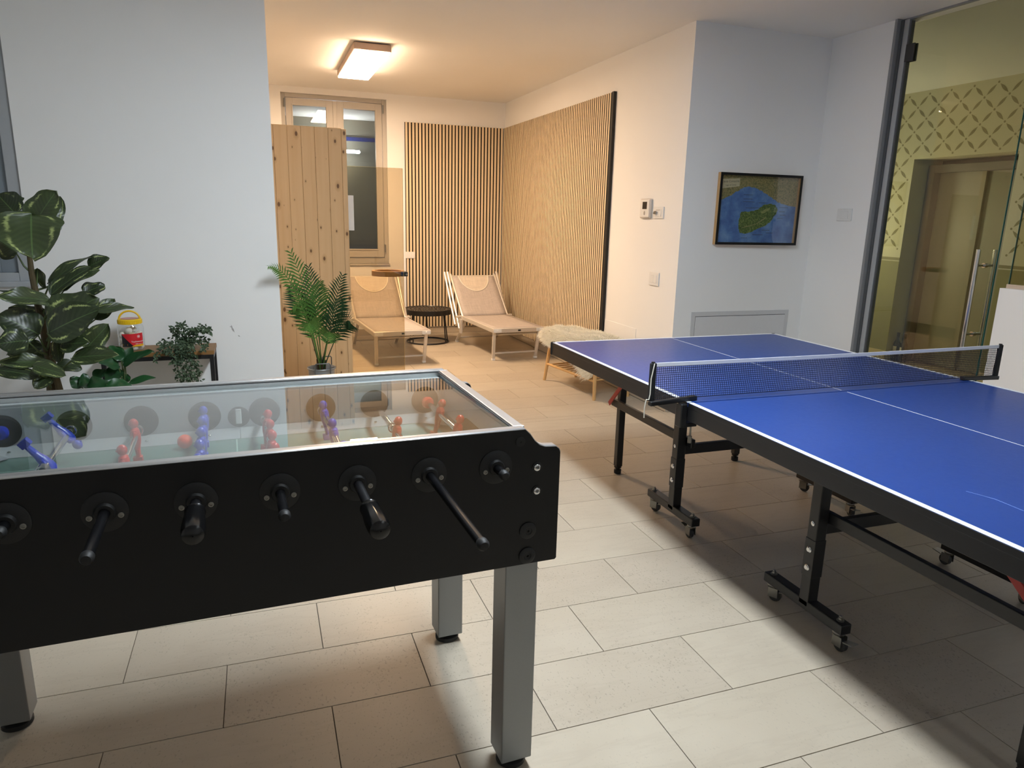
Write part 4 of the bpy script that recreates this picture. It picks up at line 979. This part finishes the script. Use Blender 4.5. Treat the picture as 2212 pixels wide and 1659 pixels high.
for sx, xp in ((-1, NXL-.012), (1, NXR+.012)):
    xl = xp - .7625
    build('post', MB().box(xl-.006, xl+.006, -.004, .004, -.0, .155), M_blackmetal, NE, bevel=.002)
    build('net_pocket', MB().box(xl-.012, xl+.014, -.006, .006, .012, .158), pm('black_net_cloth', '#111216', .8), NE, bevel=.003)
    build('post_cap', MB().cyl((xl, 0, .155), (xl, 0, .163), .007, n=10), M_rubber, NE)
    xi = (.052 if sx < 0 else 1.473) - .7625
    build('clamp_arm', MB().bar((xl + sx*.012, -.012 if sx < 0 else -.004, .004), (xi, .005, .010), .022, .018), M_blackmetal, NE, bevel=.003)
    cxx = (0 if sx < 0 else 1.525) - .7625
    build('clamp', MB().box(cxx-.014+sx*.018, cxx+.014+sx*.018, -.03, .012, -.098, -.004), M_blackmetal, NE, bevel=.004)
    build('clamp_jaw', MB().box(min(cxx+sx*.018, cxx-sx*.045), max(cxx+sx*.018, cxx-sx*.045), -.028, .010, -.098, -.082), M_blackmetal, NE, bevel=.003)
    build('clamp_screw', MB().cyl((cxx-sx*.03, -.01, -.082), (cxx-sx*.03, -.01, -.14), .004, n=8).cyl((cxx-sx*.03, -.01, -.14), (cxx-sx*.03, -.01, -.168), .008, n=10), M_zinc, NE)
build('tension_cord', MB().tube([(NXL-.010-.7625, -.008, .158), (NXL-.022-.7625, -.010, .10), (NXL-.022-.7625, -.010, .04), (NXL-.026-.7625, -.01, .02), (NXL-.038-.7625, -.012, .022), (NXL-.044-.7625, -.012, -.01), (NXL-.043-.7625, -.012, -.05)], .0022, 6), pm('white_cord', '#d8d4c8', .8), NE)

# ------------------------------------------------------------------ console table with jar and trailing plant
cs = thing('console_table', 'narrow brown wood console on black square steel legs against the left wall', 'console', (-2.09, .815, .0))
build('table_top', MB().box(-.29, .29, -.125, .125, .634, .658), M_oakdark, cs, smooth=False, bevel=.002)
for sx in (-1, 1):
    lg = MB(); x = sx*.275
    for y in (-.112, .112): lg.box(x-.0115, x+.0115, y-.0115, y+.0115, 0, .6335)
    lg.box(x-.0115, x+.0115, -.1005, .1005, .610, .6335); lg.box(x-.0115, x+.0115, -.1005, .1005, 0, .022)
    build('leg_frame', lg, M_blackmetal, cs, smooth=False, bevel=.0015)
for y in (-.112, .112): build('apron_bar', MB().box(-.2635, .2635, y-.0115, y+.0115, .610, .6335), M_blackmetal, cs, smooth=False, bevel=.0015)
JX, JY, JZ = -2.232, .80, .659
jr = thing('ball_jar', 'clear plastic jar with yellow lid and red label on the console', 'jar', (JX, JY, JZ))
jp = [(.058, 0), (.064, .006), (.067, .020), (.067, .045), (.0665, .05), (.067, .055), (.067, .128), (.064, .140), (.057, .150), (.057, .158)]
o = build('jar_body', MB().lathe(jp, 36, caps=False).lathe([(.001, .0005), (.058, .0005)], 36, caps=False), M_clear, jr); m = o.modifiers.new('thick', 'SOLIDIFY'); m.thickness = .0016; m.offset = -1
M_yellow = pm('yellow_lid_plastic', '#f0c419', .4)
lid = build('lid', MB().lathe([(.059, .150), (.0615, .151), (.0615, .174), (.059, .177), (.050, .178), (.048, .176), (.001, .176)], 36), M_yellow, jr)
rb = MB()
for k in range(36): a = 2*PI*k/36; rb.box(-.001, .001, -.0012, .0012, .153, .172, Matrix.Translation((.0615*math.cos(a), .0615*math.sin(a), 0)))
build('lid_ribs', rb, M_yellow, lid)
build('lid_sticker', MB().lathe([(.001, .1785), (.046, .1785), (.046, .179)], 28), pm('pink_lid_sticker', '#c98f86', .5), lid)
build('handle', MB().tube([(.054*math.cos(PI*i/14), 0, .168 + .052*math.sin(PI*i/14)) for i in range(15)], .0052, 8), M_yellow, jr)
RL = .0676
def wrap(mb, ang0, z0, dr):
    mb.v = [((RL+dr)*math.cos(ang0 + x/RL), (RL+dr)*math.sin(ang0 + x/RL), z0 + y) for x, y, z in mb.v]; return mb
def patch(poly, nx=18):      # vertical strips through a convex polygon given as (x, ylow(x), yhigh(x)) samples
    mb = MB()
    for (x, a, b) in poly: mb.v += [(x, a, 0), (x, b, 0)]
    for i in range(len(poly)-1): mb.f.append((2*i, 2*i+2, 2*i+3, 2*i+1))
    return mb
A0 = math.radians(-80)
M_lred = pm('label_red', '#d0202a', .4); M_lblk = pm('label_black', '#17151a', .4); M_lyel = pm('label_yellow', '#e8b022', .4); M_lwht = pm('label_white', '#f3e9e6', .5)
xs = [-.052 + .116*i/24 for i in range(25)]
lb = build('label', wrap(patch([(x, .028 if x > -.05 else .028, .100 + .03*max(0, x+.0)) for x in xs]), A0, 0, .0004), M_lred, jr)
build('label_triangle', wrap(patch([(x, .028, max(.0281, .098 - (x+.052)*1.15)) for x in xs if x < .010]), A0, 0, .0008), M_lblk, lb)
build('label_stripe', wrap(patch([(x, .028, .028 + .010*min(1, max(0, (x+.005)/.02))) for x in xs if x > -.006]), A0, 0, .0009), M_lyel, lb)
for (s_, sz, x, z) in (('Tischtennisbälle', .0125, -.004, .052), ('Table tennis balls', .0075, .016, .041)):
    tm = text_mb(s_, sz); tm.v = [(vx + x, vy + z, 0) for vx, vy, vz in tm.v]; build('label_text', wrap(tm, A0, 0, .0012), M_lwht, lb, smooth=False)
tm = MB(); 
tm.tube([(.036 + .0075*math.cos(2*PI*k/20), .084 + .0075*math.sin(2*PI*k/20), 0) for k in range(20)], .0006, 4, closed=True)
for k in range(5):
    a = PI/2 + 2*PI*k/5; q = len(tm.v); tm.v += [(.036, .084, 0), (.036 + .0045*math.cos(a-.4), .084 + .0045*math.sin(a-.4), 0), (.036 + .0052*math.cos(a), .084 + .0052*math.sin(a), 0), (.036 + .0045*math.cos(a+.4), .084 + .0045*math.sin(a+.4), 0)]; tm.f.append((q, q+1, q+2, q+3))
build('label_emblem', wrap(tm, A0, 0, .0012), M_lwht, lb, smooth=False)
bd = MB()
for (a, b, c, d) in ((-.047, -.022, .034, .0353), (-.047, -.022, .0427, .044), (-.047, -.0457, .0353, .0427), (-.0233, -.022, .0353, .0427)): bd.box(a, b, c, d, 0, .0001)
build('label_badge', wrap(bd, A0, 0, .0012), M_lyel, lb, smooth=False)
M_tball = pm('white_ball_plastic', '#efe9dc', .5); M_tball2 = pm('cream_ball_plastic', '#d8cfae', .5)
first = None; r5 = random.Random(11)
lay = [(.0213, 5, .0425, .1), (.054, 5, .0425, .75), (.086, 4, .040, .3), (.113, 2, .026, 1.3)]
for (z, n, rad, ph) in lay:
    for k in range(n):
        a = ph + 2*PI*k/n; p = (JX + rad*math.cos(a), JY + rad*math.sin(a), JZ + z)
        m = M_tball if r5.random() < .75 else M_tball2
        if first is None or m is M_tball2: o = build('table_tennis_ball', MB().ball((0, 0, 0), .0198, 16, 10), m, None, p)
        else: o = first.copy(); COL.objects.link(o); o.location = p
        if first is None and m is M_tball: first = o
        tag(o, 'small table tennis ball piled inside the yellow lidded jar', 'ball', 'table tennis balls in the jar')

tr = thing('trailing_plant', 'small trailing plant with dark leaves hanging over the console front edge', 'plant', (-1.94, .80, .659))
build('pot', MB().lathe([(.030, 0), (.042, .05), (.044, .052), (.041, .052), (.038, .045), (.001, .044)], 20), M_white, tr)
M_ivy = green_mat('ivy_green', '#2b3a2c', '#6f8562', .55)
VINES = [[(-1.96, 0.78, 0.689), (-2.001, 0.78, 0.75), (-1.997, 0.7, 0.8)], [(-1.952, 0.78, 0.688), (-1.959, 0.78, 0.791), (-1.973, 0.7, 0.816)], [(-1.929, 0.78, 0.688), (-1.859, 0.78, 0.788), (-1.821, 0.7, 0.774)], [(-1.921, 0.78, 0.687), (-1.849, 0.78, 0.71), (-1.855, 0.7, 0.673)], [(-1.968, 0.78, 0.68), (-2.057, 0.78, 0.709), (-2.099, 0.7, 0.641)], [(-1.961, 0.78, 0.672), (-1.999, 0.78, 0.673), (-1.992, 0.7, 0.569), (-1.981, 0.7, 0.517)], [(-1.938, 0.78, 0.671), (-1.944, 0.78, 0.585), (-1.953, 0.7, 0.49)], [(-1.915, 0.78, 0.67), (-1.898, 0.78, 0.583), (-1.892, 0.7, 0.487)], [(-1.93, 0.78, 0.67), (-1.924, 0.78, 0.54), (-1.922, 0.7, 0.488)], [(-1.944, 0.78, 0.688), (-1.916, 0.78, 0.756), (-1.884, 0.7, 0.792)], [(-1.96, 0.78, 0.689), (-2.045, 0.78, 0.675), (-2.049, 0.7, 0.698)], [(-1.945, 0.78, 0.68), (-1.98, 0.78, 0.629), (-2.004, 0.7, 0.612)]]
lf = MB(); r6 = random.Random(21)
for vi, v in enumerate(VINES):
    P = [Vector((-1.94, .80, .706))] + [Vector(p) for p in v]
    P = [p - Vector((-1.94, .80, .659)) for p in P]
    P[1] = Vector((P[1].x, P[1].y-.03, max(P[1].z, .05)))
    for p in P[2:]: p.y = min(p.y, -.155 if p.z < .03 else p.y)
    if P[-1].z < 0: P[1].y = -.145; P[1].z = .025
    pts = []
    for i in range(len(P)-1):
        for k in range(6): pts.append(P[i].lerp(P[i+1], k/6))
    pts.append(P[-1])
    build('vine', MB().tube(pts, .0017, 4), pm('vine_stem', '#39452c', .7), tr)
    for q in pts[1:]:
        for k in range(6):
            d = Vector((r6.uniform(-1, 1), r6.uniform(-1, .25), r6.uniform(-1, .5))).normalized(); L = r6.uniform(.016, .027); wv = d.cross(Vector((r6.uniform(-.5, .5), -1, .3))).normalized()*L*.28
            b0 = q + d*.008 + Vector((r6.uniform(-.012, .012), r6.uniform(-.02, .0), r6.uniform(-.012, .012))); nrm = d.cross(wv).normalized()*.003
            i0 = len(lf.v); lf.v += [tuple(b0), tuple(b0 + d*L*.4 + wv), tuple(b0 + d*L*.5 + nrm), tuple(b0 + d*L*.4 - wv), tuple(b0 + d*L)]
            lf.f += [(i0, i0+1, i0+2), (i0, i0+2, i0+3), (i0+2, i0+1, i0+4), (i0+3, i0+2, i0+4)]
o = build('foliage', lf, M_ivy, tr, smooth=False); o['kind'] = 'stuff'

# ------------------------------------------------------------------ large leafy plants
def calathea():
    t = NT('variegated_leaf'); uv = t.n('ShaderNodeTexCoord').outputs['UV']; sp = t.n('ShaderNodeSeparateXYZ'); t.l(uv, sp.inputs[0])
    u, v = sp.outputs[0], sp.outputs[1]; r = t.rand()
    a = t.math('MULTIPLY', t.math('ABSOLUTE', t.math('SUBTRACT', u, .5)), 2.0)
    cb = t.n('ShaderNodeCombineXYZ'); t.l(t.math('ADD', t.math('MULTIPLY', v, 26.0), t.math('MULTIPLY', r, 50.0)), cb.inputs[0]); t.l(t.math('MULTIPLY', a, 2.5), cb.inputs[1]); t.l(t.math('MULTIPLY', u, 1.2), cb.inputs[2])
    jag = t.noise(cb.outputs[0], 1.0, 3, .7)
    cb2 = t.n('ShaderNodeCombineXYZ'); t.l(t.math('MULTIPLY', v, 3.0), cb2.inputs[0]); t.l(t.math('MULTIPLY', r, 30.0), cb2.inputs[1]); t.l(u, cb2.inputs[2])
    amp = t.noise(cb2.outputs[0], 1.6, 1)
    d = t.math('ABSOLUTE', t.math('SUBTRACT', a, t.math('ADD', .50, t.math('MULTIPLY', jag, .40))))
    band = t.math('MULTIPLY', t.math('SUBTRACT', .085, d), 16.0, clamp=True)
    band = t.math('MULTIPLY', band, t.math('MULTIPLY', t.math('SUBTRACT', amp, .42), 6.0, clamp=True))
    rib = t.math('MULTIPLY', t.math('SUBTRACT', .035, a), 60.0, clamp=True)
    vein = t.n('ShaderNodeTexWave'); vein.inputs['Scale'].default_value = 1.0; vein.inputs['Distortion'].default_value = .6
    cb3 = t.n('ShaderNodeCombineXYZ'); t.l(t.math('SUBTRACT', t.math('MULTIPLY', v, 3.0), t.math('MULTIPLY', a, .9)), cb3.inputs[0]); t.l(cb3.outputs[0], vein.inputs['Vector'])
    base = t.mix(t.math('ADD', t.math('MULTIPLY', vein.outputs[1], .16), t.math('MULTIPLY', r, .5)), lin('#222e1b'), lin('#4d5c38'))
    base = t.mix(t.math('MULTIPLY', rib, .6), base, lin('#5d7a45'))
    base = t.mix(band, base, lin('#a3b070'))
    t.l(base, t.b.inputs['Base Color']); t.b.inputs['Roughness'].default_value = .36; t.b.inputs['Specular IOR Level'].default_value = .5
    t.bump(vein.outputs[1], .15, .002)
    return t.m
M_cal = calathea(); M_leaf = green_mat('glossy_leaf_green', '#10301a', '#27552c', .35); M_trunk = pm('plant_trunk', '#4d4228', .7, grain=.25, gscale=60); M_pet = pm('petiole_green', '#4b5c31', .55)
def leaf_mb(B, T, w, nh, droop=.10, fold=.22, shape=(.38, .75)):
    B = Vector(B); T = Vector(T); d = T - B; L = d.length; d.normalize(); n = Vector(nh); n = (n - d*n.dot(d)).normalized(); s_ = d.cross(n).normalized()
    mb = MB(); mb.uv = []; NL, NW = 14, 6; ph = rnd.uniform(0, 6)
    for i in range(NL+1):
        v = i/NL; ww = w*.5*(math.sin(PI*v**shape[1])**.52)*(1 - .08*v)*(1 + .05*math.sin(13*v + ph)) if 0 < v < 1 else .0012
        c = B + d*L*v + n*(-droop*L*(v*v - v*.55)*1.6)
        for j in range(NW+1):
            u = j/NW*2-1; up_ = abs(u)*ww*fold + .085*w*math.sin(8*v + ph + u*2.2)*abs(u)
            mb.v.append(tuple(c + s_*u*ww + n*up_)); mb.uv.append((j/NW, v))
    for i in range(NL):
        for j in range(NW): a = i*(NW+1)+j; mb.f.append((a, a+1, a+NW+2, a+NW+1))
    return mb
LEAVES = [((-2.492, 0.25, 1.355), (-2.383, 0.2, 1.507), 0.115, (0, -1, 0.4)), ((-2.473, 0.15, 1.405), (-2.461, 0.02, 1.222), 0.209, (0, -0.9, 0.5)), ((-2.487, 0.33, 1.313), (-2.402, 0.38, 1.487), 0.09, (0.5, -0.8, 0.1)), ((-2.585, 0.35, 1.398), (-2.669, 0.4, 1.495), 0.109, (-0.3, -0.7, 0.6)), ((-2.582, 0.45, 1.452), (-2.639, 0.5, 1.489), 0.042, (0, -0.6, 0.8)), ((-2.59, 0.3, 1.226), (-2.651, 0.25, 1.287), 0.102, (-0.2, -0.8, 0.6)), ((-2.495, 0.35, 1.074), (-2.303, 0.45, 1.223), 0.078, (-0.3, -0.4, 0.9)), ((-2.331, 0.42, 1.149), (-2.236, 0.42, 1.2), 0.065, (0.0, -0.8, 0.6)), ((-2.472, 0.28, 1.028), (-2.309, 0.35, 1.165), 0.077, (-0.3, -0.7, 0.6)), ((-2.423, 0.3, 1.047), (-2.273, 0.35, 1.15), 0.056, (-0.4, -0.5, 0.7)), ((-2.359, 0.4, 1.021), (-2.271, 0.45, 1.062), 0.069, (-0.1, -0.8, 0.5)), ((-2.467, 0.25, 1.004), (-2.632, 0.12, 1.048), 0.083, (0, -0.75, 0.65)), ((-2.48, 0.3, 0.991), (-2.693, 0.3, 1.064), 0.049, (0, -0.3, 0.9)), ((-2.473, 0.22, 0.89), (-2.266, 0.18, 1.03), 0.159, (-0.25, -0.85, 0.5)), ((-2.461, 0.12, 0.871), (-2.234, 0.05, 0.99), 0.135, (0.25, -0.85, 0.5)), ((-2.313, 0.35, 0.939), (-2.141, 0.4, 0.957), 0.054, (0, -0.6, 0.8)), ((-2.321, 0.4, 0.888), (-2.235, 0.45, 0.992), 0.066, (0.1, -0.8, 0.5)), ((-2.517, 0.2, 0.853), (-2.652, 0.15, 0.959), 0.13, (0, -0.8, 0.6)), ((-2.542, 0.12, 0.84), (-2.653, 0.08, 0.837), 0.101, (0, -0.85, 0.5)), ((-2.421, 0.15, 0.809), (-2.302, 0.1, 0.828), 0.082, (0, -0.8, 0.6)), ((-2.357, 0.3, 0.758), (-2.247, 0.3, 0.879), 0.087, (0.3, -0.8, 0.4)), ((-2.38, 0.12, 0.75), (-2.177, 0.05, 0.776), 0.079, (0, -0.75, 0.65)), ((-2.484, 0.15, 0.725), (-2.669, 0.1, 0.754), 0.065, (0, -0.7, 0.7)), ((-2.533, 0.1, 0.727), (-2.393, 0.02, 0.696), 0.064, (0, -0.8, 0.6)), ((-2.674, 0.1, 0.713), (-2.513, 0.08, 0.682), 0.063, (0, -0.8, 0.6)), ((-2.514, 0.25, 0.641), (-2.569, 0.2, 0.602), 0.067, (0, -0.9, 0.4)), ((-2.516, 0.3, 1.155), (-2.497, 0.3, 1.058), 0.052, (-0.5, -0.8, 0)), ((-2.452, 0.2, 0.823), (-2.439, 0.15, 0.726), 0.048, (0.4, -0.9, 0)), ((-2.543, 0.4, 0.836), (-2.681, 0.4, 0.962), 0.123, (0, -0.8, 0.6)), ((-2.544, 0.35, 0.771), (-2.691, 0.3, 0.75), 0.093, (0, -0.7, 0.7)), ((-2.487, 0.4, 0.885), (-2.389, 0.4, 0.794), 0.109, (0.2, -0.8, 0.5)), ((-2.441, 0.42, 0.829), (-2.337, 0.42, 0.766), 0.081, (0.2, -0.8, 0.5)), ((-2.566, 0.4, 0.682), (-2.664, 0.4, 0.752), 0.066, (0, -0.8, 0.6)), ((-2.481, 0.25, 0.694), (-2.372, 0.25, 0.674), 0.057, (0.1, -0.7, 0.7))]
TRUNK = [(-2.525, 0.3, 0.561), (-2.515, 0.3, 0.707), (-2.52, 0.3, 0.779), (-2.525, 0.3, 0.887), (-2.532, 0.3, 0.957), (-2.537, 0.3, 1.048), (-2.542, 0.3, 1.131), (-2.541, 0.3, 1.219), (-2.525, 0.3, 1.333)]
LOW = [((-2.203, 0.3, 0.67), (-2.066, 0.25, 0.756), 0.055), ((-2.206, 0.3, 0.693), (-2.259, 0.35, 0.768), 0.051), ((-2.218, 0.3, 0.667), (-2.293, 0.25, 0.703), 0.066), ((-2.206, 0.32, 0.689), (-2.234, 0.35, 0.759), 0.059), ((-2.194, 0.3, 0.681), (-2.162, 0.35, 0.756), 0.044), ((-2.176, 0.25, 0.589), (-2.051, 0.2, 0.627), 0.04), ((-2.182, 0.25, 0.593), (-2.284, 0.2, 0.581), 0.059), ((-2.235, 0.3, 0.596), (-2.268, 0.3, 0.662), 0.081), ((-2.338, 0.3, 0.602), (-2.275, 0.3, 0.651), 0.066), ((-2.392, 0.3, 0.567), (-2.437, 0.3, 0.622), 0.066), ((-2.373, 0.3, 0.566), (-2.379, 0.3, 0.638), 0.051), ((-2.33, 0.25, 0.583), (-2.382, 0.2, 0.598), 0.065), ((-2.196, 0.3, 0.586), (-2.186, 0.3, 0.624), 0.044), ((-2.271, 0.22, 0.616), (-2.335, 0.15, 0.596), 0.072), ((-2.156, 0.2, 0.585), (-2.212, 0.15, 0.578), 0.065)]
bp_ = thing('potted_plant', 'tall potted plant with big cream marked dark leaves at the left', 'plant', (-2.52, .30, 0))
O_ = Vector((-2.52, .30, 0))
M_basket = pm('dark_planter', '#3a3a3b', .6)
build('planter', MB().lathe([(.11, 0), (.115, .005), (.145, .27), (.150, .275), (.150, .285), (.138, .285), (.135, .25), (.001, .25)], 28), M_basket, bp_)
trunk = [Vector((-2.515, .3, .25))] + [Vector(p) for p in TRUNK]
build('trunk', MB().tube([p - O_ for p in trunk], [.022, .021, .019, .018, .017, .016, .0145, .013, .011, .007], 9), M_trunk, bp_)
build('trunk', MB().tube([p - O_ for p in [Vector((-2.47, .27, .25)), Vector((-2.475, .27, .5)), Vector((-2.49, .26, .66)), Vector((-2.50, .28, .80))]], [.02, .018, .014, .008], 8), M_trunk, bp_)
def near_trunk(p):
    best = None
    for i in range(len(trunk)-1):
        for k in range(5):
            q = trunk[i].lerp(trunk[i+1], k/5)
            if q.z < p.z - .03 or best is None:
                if best is None or abs(q.z - (p.z - .10)) < abs(best.z - (p.z - .10)): best = q
    return best
for (b, t_, w, nh) in LEAVES:
    lv = build('leaf', leaf_mb(Vector(b)-O_, Vector(t_)-O_, w*1.3, nh), M_cal, bp_, angle=80)
    q = near_trunk(Vector(b)) - O_; b_ = Vector(b) - O_; mid_ = q.lerp(b_, .55) + Vector((0, 0, -.02))
    build('petiole', MB().tube([q, mid_, b_ + (Vector(t_)-Vector(b))*.06], [.0055, .0045, .003], 6), M_pet, lv)
lp_ = thing('potted_plant', 'low bushy plant with plain glossy green leaves under the console end', 'plant', (-2.205, .33, 0))
O2 = Vector((-2.205, .33, 0))
build('planter', MB().lathe([(.075, 0), (.08, .004), (.10, .19), (.103, .195), (.095, .195), (.092, .17), (.001, .17)], 24), M_basket, lp_)
for (b, t_, w) in LOW:
    b = Vector(b); t_ = Vector(t_)
    lv = build('leaf', leaf_mb(b-O2, t_-O2, w*1.15, (rnd.uniform(-.2, .2), -.6, .75), droop=.12), M_leaf, lp_, angle=80)
    q = Vector((rnd.uniform(-.03, .03), rnd.uniform(-.03, .03), .17)); b_ = b - O2; mid_ = q.lerp(b_, .6) + Vector((-.0, 0, .02))
    build('petiole', MB().tube([q, mid_, b_ + (t_-b)*.05], [.005, .004, .0026], 6), M_pet, lv)

# ------------------------------------------------------------------ two bottles in the elevator recess
bt = thing('wine_bottle', 'left dark bottle with white label beside the elevator door frame', 'bottle', (5.0, 2.13, 0), 0, 'dark bottles in the elevator recess')
M_bot = pm('dark_bottle_glass', '#120d0c', .08, spec=.6)
build('bottle_body', MB().lathe([(.034, 0), (.037, .004), (.037, .185), (.033, .205), (.018, .232), (.0145, .245), (.0145, .30), (.016, .302), (.016, .312), (.012, .313), (.001, .313)], 20), M_bot, bt)
build('capsule', MB().lathe([(.0152, .262), (.0155, .30), (.0165, .3015), (.0165, .3135), (.001, .3145)], 18), pm('black_capsule', '#1d1716', .35), bt)
lb2 = MB()
for i in range(9):
    a = math.radians(150 + 70*i/8); lb2.v += [(.0374*math.cos(a), .0374*math.sin(a), .095), (.0374*math.cos(a), .0374*math.sin(a), .165)]
for i in range(8): lb2.f.append((2*i, 2*i+2, 2*i+3, 2*i+1))
build('bottle_label', lb2, pm('bottle_label_cream', '#cfc6b5', .6), bt)
c_ = copy_tree(bt); c_.location = (5.0, 2.04, 0); c_['label'] = 'right dark bottle standing closer to the elevator door'
for k in kids(c_):
    if k.name.startswith('bottle_label'): k.rotation_euler = (0, 0, -.5)
